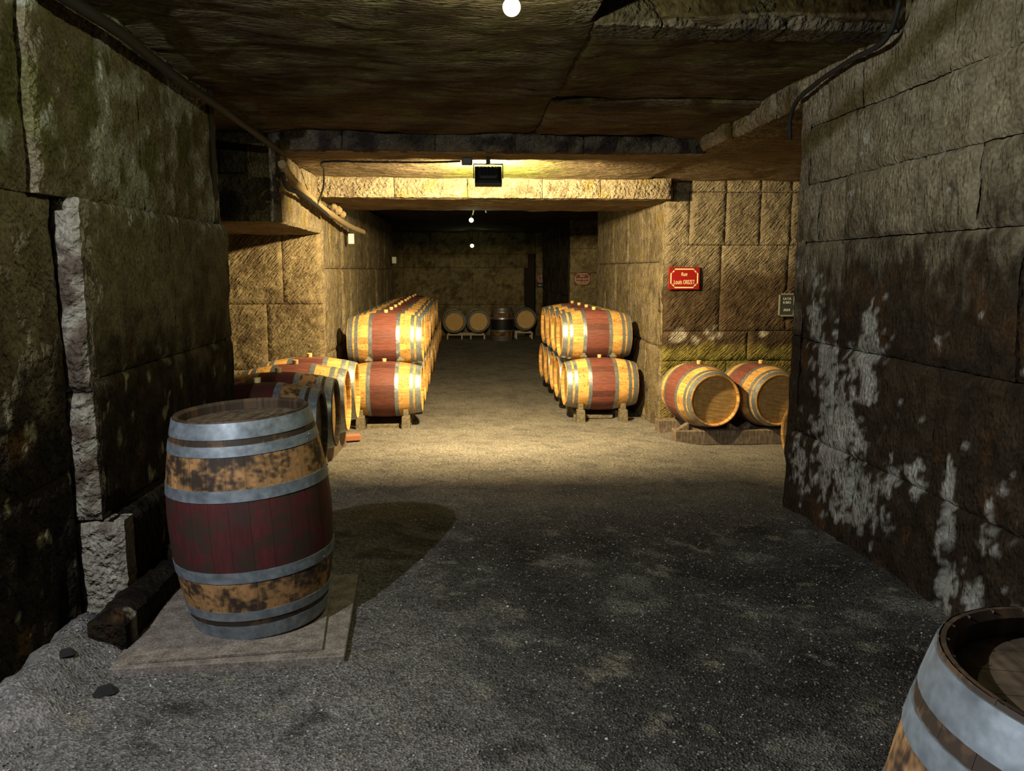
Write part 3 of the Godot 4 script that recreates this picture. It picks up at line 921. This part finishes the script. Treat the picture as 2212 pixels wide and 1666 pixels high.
func stave_mesh(k: int) -> ArrayMesh:
	# one stave of 26: outer face, the two joints, inner face and ends
	var v := PackedVector3Array()
	var n := PackedVector3Array()
	var uv := PackedVector2Array()
	var idx := PackedInt32Array()
	var a0 := TAU * k / 26.0
	var gap := 0.0004
	var seg := 14
	var across := [0.0, 0.12, 0.5, 0.88, 1.0]
	for i in seg + 1:
		var s := -HL + 2.0 * HL * i / seg
		var r := rad(s)
		var slope := -(-2.0 * 0.065 * s / (HL * HL))
		for q in across.size():
			var f: float = a0 + gap / r + (TAU / 26.0 - 2.0 * gap / r) * across[q]
			var rr: float = r - (0.0012 if q == 0 or q == 4 else 0.0)
			v.append(Vector3(s, rr * cos(f), rr * sin(f)))
			n.append(Vector3(slope, cos(f), sin(f)).normalized())
			uv.append(Vector2(s / 0.95 + 0.5, (k + across[q]) / 26.0))
	for i in seg:
		for q in 4:
			var o := i * 5 + q
			idx.append_array(PackedInt32Array([o, o + 5, o + 1, o + 1, o + 5, o + 6]))
	# joints and inside
	for e in [0, 4]:
		var f0 := v.size()
		var f: float = a0 + (TAU / 26.0) * (0.006 if e == 0 else 0.994)
		var sn: Vector3 = Vector3(0, -sin(f), cos(f)) * (-1.0 if e == 0 else 1.0)
		for i in seg + 1:
			var s := -HL + 2.0 * HL * i / seg
			var r := rad(s)
			for rr in [r - 0.0014, r - 0.0165]:
				v.append(Vector3(s, rr * cos(f), rr * sin(f)))
				n.append(sn)
				uv.append(Vector2(s / 0.95 + 0.5, (k + 0.5) / 26.0))
		for i in seg:
			var o := f0 + i * 2
			if e == 0:
				idx.append_array(PackedInt32Array([o, o + 1, o + 2, o + 1, o + 3, o + 2]))
			else:
				idx.append_array(PackedInt32Array([o, o + 2, o + 1, o + 1, o + 2, o + 3]))
	for e in [-1.0, 1.0]:
		# the bevelled end and the short inner wall down to the head
		var prof := [Vector2(e * HL, rad(HL) - 0.0022), Vector2(e * HL, rad(HL) - 0.010), Vector2(e * (HL - 0.012), rad(HL) - 0.022), Vector2(e * (HL - 0.075), rad(HL) - 0.019)]
		for b in 3:
			var p: Vector2 = prof[b]
			var q: Vector2 = prof[b + 1]
			var dir := (q - p).normalized()
			var nn := Vector2(dir.y, -dir.x)
			if b == 0 and nn.x * e < 0 or b > 0 and nn.y > 0:
				nn = -nn
			var f0 := v.size()
			for side in [0.006, 0.5, 0.994]:
				var f: float = a0 + TAU / 26.0 * side
				for w in [p, q]:
					v.append(Vector3(w.x, w.y * cos(f), w.y * sin(f)))
					n.append(Vector3(nn.x, nn.y * cos(f), nn.y * sin(f)))
					uv.append(Vector2(0.5 + e * 0.44, (k + side) / 26.0))
			for c in 2:
				var o := f0 + c * 2
				if e < 0:
					idx.append_array(PackedInt32Array([o, o + 2, o + 1, o + 1, o + 2, o + 3]))
				else:
					idx.append_array(PackedInt32Array([o, o + 1, o + 2, o + 1, o + 3, o + 2]))
	return arrays_mesh(v, n, idx, uv)

func hoop_mesh(s0: float, s1: float) -> ArrayMesh:
	var prof := []
	var steps := 3
	var thick := 0.0032
	for i in steps + 1:
		var s := lerpf(s0, s1, float(i) / steps)
		prof.append(Vector2(s, rad(s) + thick))
	prof.append(Vector2(s1, rad(s1) - 0.002))
	prof.append(Vector2(s0, rad(s0) - 0.002))
	var m := lathe_mesh(prof, 60, true)
	var st := SurfaceTool.new()
	st.append_from(m, 0, Transform3D())
	return st.commit()

func board_mesh(y0: float, y1: float, r: float) -> ArrayMesh:
	# a plank of the head: the strip y0..y1 of a disc of radius r, 18 mm thick, facing +x
	var st := begin()
	var g := 0.0008
	var a := y0 + g
	var b := y1 - g
	var front := []
	for k in 7:
		var y := lerpf(a, b, k / 6.0)
		front.append(Vector2(y, sqrt(maxf(0.0, r * r - y * y))))
	for k in range(6, -1, -1):
		var y := lerpf(a, b, k / 6.0)
		front.append(Vector2(y, -sqrt(maxf(0.0, r * r - y * y))))
	var inside := Vector3(-0.009, (a + b) / 2, 0)
	for x in [0.0, -0.018]:
		var pts := []
		for p in front:
			pts.append(Vector3(x, p.x, p.y))
		face(st, pts, inside)
	for k in front.size():
		var p: Vector2 = front[k]
		var q: Vector2 = front[(k + 1) % front.size()]
		face(st, [Vector3(0, p.x, p.y), Vector3(0, q.x, q.y), Vector3(-0.018, q.x, q.y), Vector3(-0.018, p.x, p.y)], inside)
	return st.commit()

func make_barrel_meshes() -> void:
	rivet_mesh.radius = 0.0055
	rivet_mesh.height = 0.007
	rivet_mesh.radial_segments = 8
	rivet_mesh.rings = 4
	for k in 26:
		stave_meshes.append(stave_mesh(k))
	for a in [[0.150, 0.198], [0.333, 0.375], [0.402, 0.467]]:
		for s in [-1.0, 1.0]:
			hoop_meshes.append(hoop_mesh(minf(a[0] * s, a[1] * s), maxf(a[0] * s, a[1] * s)))
			hoop_mids.append(s * (a[0] + a[1]) / 2)
	var cuts := [-0.262, -0.19, -0.112, -0.03, 0.05, 0.125, 0.20, 0.262]
	for k in cuts.size() - 1:
		board_meshes.append(board_mesh(cuts[k], cuts[k + 1], 0.262))
	var prof := [Vector2(-HL + 0.045, 0.26), Vector2(-HL + 0.012, rad(HL) - 0.022), Vector2(-HL, rad(HL) - 0.010)]
	for i in 15:
		var s := -HL + 2.0 * HL * i / 14.0
		prof.append(Vector2(s, rad(s)))
	prof.append_array([Vector2(HL, rad(HL) - 0.010), Vector2(HL - 0.012, rad(HL) - 0.022), Vector2(HL - 0.045, 0.26)])
	body_mesh = lathe_mesh(prof, 52)
	head_mesh = lathe_mesh([Vector2(-0.018, 0.002), Vector2(-0.018, 0.262), Vector2(0.0, 0.262), Vector2(0.0, 0.002)], 40)
	bung_mesh = lathe_mesh([Vector2(-0.03, 0.002), Vector2(-0.03, 0.022), Vector2(0.034, 0.028), Vector2(0.037, 0.024), Vector2(0.037, 0.001)], 16)

# at: base point; xf: from the barrel's own frame (axis = x, centre = origin) to the thing's frame
func barrel(label: String, group: String, at: Vector3, xf: Transform3D, oak: Material, zinc: Material, head: Material, fine: bool, with_bung: bool, spin := 0.0, turn := Basis()) -> Node3D:
	var t := thing("barrel", label, "barrel", at, group)
	t.basis = turn
	var sx := xf * Transform3D(Basis(Vector3.RIGHT, spin), Vector3.ZERO)
	if fine:
		for k in 26:
			part("stave", stave_meshes[k], oak, t, sx)
	else:
		part("body", body_mesh, oak, t, sx)
	for h in hoop_meshes.size():
		var hp := part("hoop", hoop_meshes[h], zinc, t, sx)
		if fine:
			var mid: float = hoop_mids[h]
			for q in [-0.010, 0.010]:
				var f: float = 2.2 + 0.5 * (h % 3) + q * 2.5
				part("rivet", rivet_mesh, zinc, hp, Transform3D(Basis(Vector3.RIGHT, f), Vector3(mid + q, (rad(mid) + 0.0032) * cos(f), (rad(mid) + 0.0032) * sin(f))))
	for e in [-1, 1]:
		var hx := xf * Transform3D(Basis(Vector3.UP, 0.0 if e > 0 else PI), Vector3(e * (HL - 0.045), 0, 0))
		if fine:
			var hb := hx * Transform3D(Basis(Vector3.RIGHT, PI / 2 + 0.15 * sin(at.z * 7.0)), Vector3.ZERO)
			for b in board_meshes:
				part("head_board", b, head, t, hb)
		else:
			part("head", head_mesh, head, t, hx)
	if with_bung:
		part("bung", bung_mesh, M.bung, t, xf * Transform3D(Basis(Vector3(0, 0, 1), PI / 2), Vector3(0, rad(0), 0)))
	return t

func lying(yaw: float) -> Transform3D:
	return Transform3D(Basis(Vector3.UP, yaw), Vector3(0, 0.352, 0))

func standing() -> Transform3D:
	return Transform3D(Basis(Vector3(0, 0, 1), PI / 2), Vector3(0, HL, 0))

func build_barrels() -> void:
	make_barrel_meshes()
	# the two standing barrels near the camera
	var lean := Basis(Vector3(0, 0, 1), 0.050) * Basis(Vector3.RIGHT, 0.015)
	barrel("large upright weathered barrel on flat boards by the left wall", "", Vector3(-0.915, 0.474, -3.62), standing(), M.oak_old, M.zinc_old, M.head_old, true, false, 0.6, lean)
	barrel("upright barrel cut off by the bottom right corner of the picture", "", Vector3(0.94, 0.49, -1.03), standing(), M.oak_old, M.zinc_old, M.head_old, true, false, 2.1, Basis(Vector3(0, 0, 1), -0.06))
	# long left stack
	for k in 14:
		var z := -10.3 - 0.78 * k
		barrel("barrel in the bottom row of the long left stack, %s from the front" % ORD[k], "barrels of the left stack", Vector3(-0.955 + rng.randf_range(-0.012, 0.012), 0.178, z), lying(rng.randf_range(-0.02, 0.02)), M["oak%d" % (k % 3)], M.zinc, M.head, k == 0, true, 0.24 * (k % 5) + 0.1)
	for k in 10:
		var z := -10.69 - 0.78 * k
		barrel("barrel in the top row of the long left stack, %s from the front" % ORD[k], "barrels of the left stack", Vector3(-0.96 + rng.randf_range(-0.012, 0.012), 0.773, z), lying(rng.randf_range(-0.02, 0.02)), M["oak%d" % ((k + 1) % 3)], M.zinc, M.head, k == 0, true, 0.31 * (k % 7) + 0.2)
	# short right stack
	for k in 5:
		barrel("barrel in the bottom row of the short right stack, %s from the front" % ORD[k], "barrels of the right stack", Vector3(1.845 + rng.randf_range(-0.01, 0.01), 0.168, -10.7 - 0.716 * k), lying(rng.randf_range(-0.02, 0.02) + 0.03), M["oak%d" % ((k + 2) % 3)], M.zinc, M.head, k == 0, true, 0.27 * k + 0.5)
	for k in 4:
		barrel("barrel in the top row of the short right stack, %s from the front" % ORD[k], "barrels of the right stack", Vector3(1.83 + rng.randf_range(-0.01, 0.01), 0.785, -11.06 - 0.716 * k), lying(rng.randf_range(-0.02, 0.02) + 0.03), M["oak%d" % (k % 3)], M.zinc, M.head, k == 0, true, 0.36 * k + 0.8)
	# four barrels lying in the left side gallery
	for k in 4:
		barrel("barrel lying in the left side gallery, %s from the back" % ORD[k], "barrels of the left side gallery", Vector3(-1.53, 0.445 + 0.012 * k, -8.37 + 0.72 * k), lying(0.02), M["oak%d" % (k % 3)] if k < 2 else M.oak_old, M.zinc if k < 3 else M.zinc_old, M.head if k < 3 else M.head_old, true, true, 0.4 * k)
	# right gallery: two with their heads towards us, one side-on behind the wall's edge
	for a in [["barrel lying on timber beams, head towards us, nearest the stone pillar", 2.72, 0.0], ["barrel lying on timber beams, head towards us, right of another", 3.44, 0.9]]:
		barrel(a[0], "barrels of the right gallery", Vector3(a[1], 0.262, -9.08), lying(PI / 2 + deg_to_rad(7.0) + PI), M.oak1 if a[2] == 0.0 else M.oak0, M.zinc, M.head, true, true, a[2] + 0.3)
	barrel("barrel mostly hidden behind the edge of the near right wall", "", Vector3(3.5, 0.19, -7.1), lying(0.16), M.oak2, M.zinc, M.head_old, true, true, 0.2)
	# far end
	for a in [["far lying barrel on a white rack, leftmost by the back wall", -0.17, 0.17], ["far lying barrel on a white rack, beside the upright one's left", 0.535, 0.175], ["far lying barrel on its own white rack at the right", 1.91, 0.23]]:
		barrel(a[0], "lying barrels by the back wall", Vector3(a[1], a[2], -24.2), lying(PI / 2 + 0.04), M.oak_dark, M.zinc, M.head_pale, false, false, a[1])
	barrel("upright barrel with a dark middle standing by the back wall", "", Vector3(1.215, 0.0, -23.42), standing(), M.oak_dark, M.zinc, M.head, false, false, 0.4)

# ------------------------------------------------------------------ what the barrels lie on
func build_supports() -> void:
	# boards under the near barrel
	var st := begin()
	add_box(st, Vector3(-0.46, -0.03, -0.46), Vector3(0.46, 0.03, 0.46), 0.004)
	solo("floor_board", st.commit(), M.slab, Transform3D(Basis(Vector3.UP, 0.06), Vector3(-0.97, 0.432, -3.62)), "thick grey board lying lowest under the near upright barrel", "board")
	solo("floor_board", box_mesh(Vector3(-0.38, -0.007, -0.42), Vector3(0.38, 0.007, 0.42), 0.002), M.slab, Transform3D(Basis(Vector3.UP, 0.10), Vector3(-1.0, 0.4695, -3.62)), "thin grey board directly under the near upright barrel", "board")
	# stack supports: stone posts with wedges in front, long bearers under the rows
	for a in [[-0.955, -10.3, 14, 0.78, 0.178, "left"], [1.845, -10.7, 5, 0.716, 0.168, "right"]]:
		for s in [-1, 1]:
			var x: float = a[0] + s * 0.28
			var zl: float = a[3] * (a[2] - 1) + 0.5
			var top: float = a[4] + 0.345 - rad(0.28) - 0.012
			solo("bearer", box_mesh(Vector3(-0.05, 0, -zl), Vector3(0.05, top - 0.02, 0.0), 0.006), M.concrete, Transform3D(Basis(), Vector3(x, 0.0, a[1] + 0.02)), "long stone bearer under the %s stack, on its %s side" % [a[5], "left" if s < 0 else "right"], "bearer", "bearers under the stacks")
			var f: float = fy(x, a[1] + 0.3)
			var post := thing("support_post", "tapered stone post before the %s stack, under the front barrel's %s end" % [a[5], "left" if s < 0 else "right"], "post", Vector3(x, f, a[1] + 0.30), "stone posts before the stacks")
			part("post", box_mesh(Vector3(-0.058, -0.02, -0.08), Vector3(0.058, 0.16, 0.07), 0.008, 0.14), M.concrete, post)
			part("wedge", box_mesh(Vector3(-0.034, 0.155, -0.05), Vector3(0.034, 0.235, 0.03), 0.006, 0.12), M.concrete, post)
		solo("cross_bar", box_mesh(Vector3(-0.2, 0.0, -0.03), Vector3(0.2, 0.05, 0.03), 0.006), M.concrete, Transform3D(Basis(Vector3.UP, 0.05), Vector3(a[0] - 0.01, fy(a[0], a[1] + 0.24), a[1] + (0.24 if a[0] < 0.0 else 0.05))), "low stone bar between the posts of the %s stack" % a[5], "bar")
		# small wedges between the two rows
		for s in [-1, 1]:
			solo("wedge_block", box_mesh(Vector3(-0.05, 0, -0.05), Vector3(0.05, 0.06, 0.05), 0.015, 0.5), M.concrete, Transform3D(Basis(), Vector3(a[0] + s * 0.2, a[4] + 0.352 + rad(0.2) + 0.005, a[1] - 0.05)), "small grey wedge under the top front barrel of the %s stack, %s one" % [a[5], "left" if s < 0 else "right"], "wedge", "wedges between the rows")
	# left side gallery: two timbers
	for s in [-1, 1]:
		var x: float = -1.53 + s * 0.24
		solo("timber_beam", box_mesh(Vector3(-0.06, -0.18, -1.45), Vector3(0.06, 0.096, 1.25), 0.01), M.beam, Transform3D(Basis(Vector3.RIGHT, -0.016), Vector3(x, 0.352, -7.25)), "dark timber beam under the left gallery barrels, %s one" % ("outer" if s > 0 else "inner"), "beam", "beams under the left gallery barrels")
	solo("brick", box_mesh(Vector3(-0.09, 0, -0.05), Vector3(0.09, 0.065, 0.05), 0.008), M.brick, Transform3D(Basis(Vector3.UP, 0.3), Vector3(-1.2, fy(-1.2, -8.75) - 0.004, -8.95)), "loose reddish brick on the floor beside the left gallery barrels", "brick")
	# right gallery: two timbers across
	solo("timber_beam", box_mesh(Vector3(2.36, 0.10, -8.86), Vector3(4.4, 0.268, -8.68), 0.01), M.beam, Transform3D(), "grey timber beam under the front ends of the right gallery barrels", "beam", "beams under the right gallery barrels")
	solo("timber_beam", box_mesh(Vector3(2.33, 0.10, -9.5), Vector3(4.4, 0.268, -9.33), 0.01), M.beam, Transform3D(), "grey timber beam under the back ends of the right gallery barrels", "beam", "beams under the right gallery barrels")
	for a in [[2.46, -0.5], [3.04, 0.5], [3.15, -0.5]]:
		var st2 := begin()
		var c := Vector3(0, 0.03, 0)
		var sg: float = 1.0 if a[1] > 0 else -1.0
		var p := [Vector3(-0.06 * sg, 0, 0.05), Vector3(0.06 * sg, 0, 0.05), Vector3(-0.06 * sg, 0.075, 0.05)]
		var q := [Vector3(-0.06 * sg, 0, -0.05), Vector3(0.06 * sg, 0, -0.05), Vector3(-0.06 * sg, 0.075, -0.05)]
		face(st2, p, c + Vector3(0, 0, 0))
		face(st2, q, c)
		for k in 3:
			face(st2, [p[k], p[(k + 1) % 3], q[(k + 1) % 3], q[k]], Vector3(-0.02 * sg, 0.025, 0))
		solo("chock", st2.commit(), M.beam, Transform3D(Basis(), Vector3(a[0], 0.267, -8.77)), "wooden chock on the front timber beam, %s" % ("left of the first barrel" if a[0] < 2.6 else ("right of the first barrel" if a[0] < 3.1 else "left of the second barrel")), "chock", "chocks on the front beam")
	# white racks at the far end
	for a in [[-0.36, 0.72, 0.16, "under two far barrels", [-0.36, 0.06, 0.32, 0.72]], [1.62, 2.14, 0.215, "under the far right barrel", [1.66, 2.12]]]:
		var r := thing("barrel_rack", "white metal rack " + a[3], "rack", Vector3((a[0] + a[1]) / 2, 0, -23.95), "white racks at the back")
		for zz in [0.05, -0.5]:
			part("rail", box_mesh(Vector3(a[0] - r.position.x, a[2] - 0.045, zz - 0.02), Vector3(a[1] - r.position.x, a[2] - 0.005, zz + 0.02), 0.004), M.white_metal, r)
			for x in a[4]:
				part("leg", box_mesh(Vector3(x - r.position.x - 0.022, 0.0, zz - 0.02), Vector3(x - r.position.x + 0.022, a[2] - 0.04, zz + 0.02), 0.003), M.white_metal, r)

# ------------------------------------------------------------------ signs
func text_part(t: Node3D, s: String, at: Vector3, height: float, width: float, mat: Material, serif := false) -> void:
	var f := SystemFont.new()
	f.font_names = PackedStringArray(["Droid Serif" if serif else "Droid Sans"])
	f.font_weight = 500
	var tm := TextMesh.new()
	tm.text = s
	tm.font = f
	tm.font_size = 64
	tm.pixel_size = 0.01
	tm.depth = 0.02
	tm.curve_step = 1.0
	var b := tm.get_aabb()
	var k := height / 0.64
	var kx := minf(k, width / maxf(0.01, b.size.x)) if width > 0 else k
	part("lettering", tm, mat, t, Transform3D(Basis().scaled(Vector3(kx, k, 0.2)), at))

# a raised line frame with bitten corners
func frame_mesh(w: float, h: float, line: float, bite: float) -> ArrayMesh:
	var st := begin()
	var x := w / 2
	var y := h / 2
	var outer := [Vector2(-x + bite, -y), Vector2(x - bite, -y), Vector2(x - bite, -y + bite * 0.4), Vector2(x - bite * 0.4, -y + bite), Vector2(x, -y + bite), Vector2(x, y - bite), Vector2(x - bite * 0.4, y - bite), Vector2(x - bite, y - bite * 0.4), Vector2(x - bite, y), Vector2(-x + bite, y), Vector2(-x + bite, y - bite * 0.4), Vector2(-x + bite * 0.4, y - bite), Vector2(-x, y - bite), Vector2(-x, -y + bite), Vector2(-x + bite * 0.4, -y + bite), Vector2(-x + bite, -y + bite * 0.4)]
	for k in outer.size():
		var p: Vector2 = outer[k]
		var q: Vector2 = outer[(k + 1) % outer.size()]
		var d := (q - p).normalized() * line * 0.5
		var s := Vector2(-d.y, d.x)
		p -= d
		q += d
		var ring := [p - s, q - s, q + s, p + s]
		var top := []
		var bot := []
		for r in ring:
			top.append(Vector3(r.x, r.y, 0.0015))
			bot.append(Vector3(r.x, r.y, 0.0))
		var c := Vector3((p.x + q.x) / 2, (p.y + q.y) / 2, 0.0007)
		face(st, top, c)
		for e in 4:
			face(st, [top[e], top[(e + 1) % 4], bot[(e + 1) % 4], bot[e]], c)
	return st.commit()

func street_sign(label: String, at: Vector3, w: float, h: float, mat: Material, lines: Array) -> Node3D:
	var t := thing("enamel_sign", label, "sign", at, "red signs")
	var plate := part("plate", box_mesh(Vector3(-w / 2, -h / 2, -0.012), Vector3(w / 2, h / 2, 0.0), 0.003), mat, t)
	part("border", frame_mesh(w * 0.86, h * 0.82, 0.012, 0.04), M.cream, t)
	for sx in [-1, 1]:
		for sy in [-1, 1]:
			var sp := SphereMesh.new()
			sp.radius = 0.006
			sp.height = 0.006
			sp.radial_segments = 8
			sp.rings = 4
			part("screw", sp, M.red_dark, plate, Transform3D(Basis(), Vector3(sx * (w / 2 - 0.022), sy * (h / 2 - 0.02), 0.0)))
	for l in lines:
		text_part(t, l[0], Vector3(0, l[1], 0.001), l[2], l[3], M.cream)
	return t

func build_signs() -> void:
	street_sign("bright red enamel sign lettered Rue Louis Orizet on the right gallery wall", Vector3(2.68, 1.925, -9.66), 0.375, 0.265, M.red, [["Rue", 0.048, 0.058, 0.07], ["Louis ORIZET", -0.045, 0.068, 0.25]])
	street_sign("smaller-looking dark red sign with three lines, beyond the right stack", Vector3(2.82, 1.815, -18.74), 0.365, 0.275, M.red_dark, [["Rue", 0.068, 0.065, 0.10], ["Joseph Lapeyrie", 0.002, 0.06, 0.27], ["Maître de Chai", -0.068, 0.06, 0.26]])
	street_sign("farthest dark red sign, on the pillar by the back wall", Vector3(2.535, 1.75, -25.03), 0.31, 0.25, M.red_dark, [["Rue", 0.045, 0.06, 0.08], ["L. Musset", -0.04, 0.06, 0.2]])
	var ar := thing("arrow_plate", "small black plate with a white double arrow under the farthest sign", "sign", Vector3(2.535, 1.555, -25.03))
	part("plate", box_mesh(Vector3(-0.155, -0.07, -0.012), Vector3(0.155, 0.07, 0.0), 0.003), M.black, ar)
	var st := begin()
	add_box(st, Vector3(-0.08, -0.006, 0.0), Vector3(0.08, 0.006, 0.002), 0.0005)
	for s in [-1, 1]:
		face(st, [Vector3(s * 0.12, 0, 0.002), Vector3(s * 0.075, 0.03, 0.002), Vector3(s * 0.075, -0.03, 0.002)], Vector3(s * 0.09, 0, -0.1))
	part("arrow", st.commit(), M.chalk, ar)
	# chalkboard
	var cb := thing("chalkboard", "small framed chalkboard at the edge of the near right wall", "chalkboard", Vector3(3.95, 1.605, -9.66))
	part("slate", box_mesh(Vector3(-0.085, -0.125, -0.01), Vector3(0.085, 0.125, 0.002), 0.001), M.slate, cb)
	st = begin()
	add_box(st, Vector3(-0.1, -0.14, -0.012), Vector3(-0.08, 0.14, 0.008), 0.003)
	add_box(st, Vector3(0.08, -0.14, -0.012), Vector3(0.1, 0.14, 0.008), 0.003)
	add_box(st, Vector3(-0.1, 0.12, -0.012), Vector3(0.1, 0.14, 0.008), 0.003)
	add_box(st, Vector3(-0.1, -0.14, -0.012), Vector3(0.1, -0.12, 0.008), 0.003)
	part("frame", st.commit(), M.slate_frame, cb)
	for l in [["LA CA", 0.075], ["6 BAS", 0.03], ["2024", -0.06]]:
		text_part(cb, l[0], Vector3(0, l[1], 0.003), 0.038, 0.12, M.chalk)
	part("cord", tube_mesh(PackedVector3Array([Vector3(-0.04, 0.135, 0), Vector3(0, 0.19, 0), Vector3(0.04, 0.135, 0)]), 0.004, 6), M.dusty, cb)

# ------------------------------------------------------------------ cables and small things
func build_cables() -> void:
	var pipe := []
	for k in 12:
		var z := -2.0 - 0.5 * k
		pipe.append(Vector3(-1.545 + 0.012 * sin(k * 2.1), 3.125 - 0.012 * k * 0.6 + 0.01 * sin(k * 1.7), z))
	solo("conduit", tube_mesh(curve_path(pipe), 0.028, 8, 0.15), M.cable, Transform3D(), "dark conduit running where the left wall meets the ceiling", "conduit")
	solo("cable", tube_mesh(curve_path([Vector3(-1.50, 2.92, -7.25), Vector3(-1.50, 2.86, -7.5), Vector3(-1.50, 2.80, -8.0), Vector3(-1.50, 2.72, -8.9), Vector3(-1.48, 2.66, -9.9), Vector3(-1.45, 2.60, -11.0), Vector3(-1.36, 2.56, -11.9)]), 0.036, 9, 0.35), M.dusty, Transform3D(), "thick dusty cable bundle sagging along the left upper wall", "cable")
	solo("cable", tube_mesh(curve_path([Vector3(-1.50, 2.84, -7.26), Vector3(-1.50, 2.74, -7.45), Vector3(-1.47, 2.73, -7.85), Vector3(-1.47, 2.70, -8.5), Vector3(-1.47, 2.63, -9.5)]), 0.02, 8, 0.3), M.cable, Transform3D(), "black cable looping below the dusty cable bundle", "cable")
	solo("cable", tube_mesh(curve_path([Vector3(-1.47, 2.71, -8.8), Vector3(-1.40, 2.86, -8.75), Vector3(-1.33, 3.0, -8.4), Vector3(-1.25, 3.03, -7.95), Vector3(-0.8, 3.025, -7.9), Vector3(-0.3, 3.02, -7.85), Vector3(-0.1, 3.015, -7.75), Vector3(0.02, 3.015, -7.73)]), 0.010, 6, 0.5), M.cable, Transform3D(), "thin black cable along the soffit to the floodlight", "cable")
	solo("junction_box", box_mesh(Vector3(0.03, 2.985, -7.78), Vector3(0.13, 3.045, -7.68), 0.008), M.grey_plastic, Transform3D(), "grey junction box on the soffit beside the floodlight", "junction box")
	solo("cable", tube_mesh(curve_path([Vector3(2.13, 3.52, -3.9), Vector3(2.13, 3.35, -4.0), Vector3(2.13, 3.17, -4.12), Vector3(2.13, 3.155, -4.5), Vector3(2.13, 3.13, -4.9), Vector3(2.13, 3.08, -5.2), Vector3(2.13, 2.98, -5.3), Vector3(2.14, 2.86, -5.31)]), 0.014, 7, 0.2), M.cable, Transform3D(), "black cable along the top of the near right wall", "cable")
	solo("cable", tube_mesh(curve_path([Vector3(-1.1, 3.16, -1.25), Vector3(-0.72, 3.12, -1.5), Vector3(-0.695, 3.05, -1.775), Vector3(-0.695, 2.97, -2.11), Vector3(-0.69, 2.95, -2.4), Vector3(-0.62, 3.05, -2.6), Vector3(-0.5, 3.15, -2.7)]), 0.017, 7), M.cable, Transform3D(), "black sagging cable added out of view to cast a stripe on the near right wall", "cable")  # added unseen cable, shaped to throw the slanting shadow stripe on the right wall
	var cl := begin()
	for a in [[Vector3(-1.40, 2.80, -10.2), 0.05], [Vector3(-1.36, 2.76, -10.3), 0.04], [Vector3(-1.44, 2.84, -10.15), 0.035], [Vector3(-1.42, 2.74, -10.4), 0.04]]:
		add_box(cl, a[0] - Vector3.ONE * a[1], a[0] + Vector3.ONE * a[1], a[1] * 0.6)
	solo("cable_bracket", cl.commit(), M.dusty, Transform3D(Basis(), Vector3(-0.06, -0.06, 0)), "dust-covered bracket holding the cable bundle under the lintel", "bracket")

func build_small() -> void:
	solo("sign_box", box_mesh(Vector3(-1.53, 2.38, -11.6), Vector3(-1.45, 2.52, -11.55), 0.006), M.chalk, Transform3D(), "small white box on the left wall below the cables", "box")
	solo("sign_box", box_mesh(Vector3(-1.56, 2.17, -19.4), Vector3(-1.46, 2.32, -19.3), 0.006), M.chalk, Transform3D(), "tiny white box far back on the left wall", "box")
	# roots hanging in the light of the second bulb
	var placed := []
	for k in 34:
		var x := 0.18 + rng.randfn(0.0, 0.42)
		var z := -12.0 - rng.randf_range(-0.35, 0.35)
		var l := 0.10 + 0.22 * rng.randf() * exp(-pow((x - 0.18) / 0.6, 2.0))
		var clear := Vector2(x - 0.18, z + 12.0).length() > 0.09
		for q in placed:
			clear = clear and q.distance_to(Vector2(x, z)) > 0.06
		if not clear:
			continue
		placed.append(Vector2(x, z))
		var p := []
		for q in 5:
			p.append(Vector3(0.012 * sin(q * 1.9 + k), -l * q / 4.0, 0.012 * cos(q * 2.3 + k)))
		solo("hanging_root", tube_mesh(curve_path(p, 0.03), 0.011, 5, 0.4), M.root, Transform3D(Basis(), Vector3(x, 3.13, z)), "pale thin root hanging from the dark roof around the second bulb", "root", "roots around the second bulb")
	# loose stones at the foot of the left wall
	for a in [["small dark stone on the rubble at the left wall's foot", Vector3(-1.55, 0, -3.12), 0.035], ["flat dark stone on the floor before the boards", Vector3(-1.35, 0, -2.98), 0.045]]:
		var p: Vector3 = a[1]
		var s: float = a[2]
		solo("stone", box_mesh(Vector3(-s, -s * 0.3, -s * 0.7), Vector3(s, s * 0.7, s * 0.7), s * 0.4, 0.2), M.dark_stone, Transform3D(Basis(Vector3.UP, 0.6), Vector3(p.x, fy(p.x, p.z) + 0.004, p.z)), a[0], "stone")
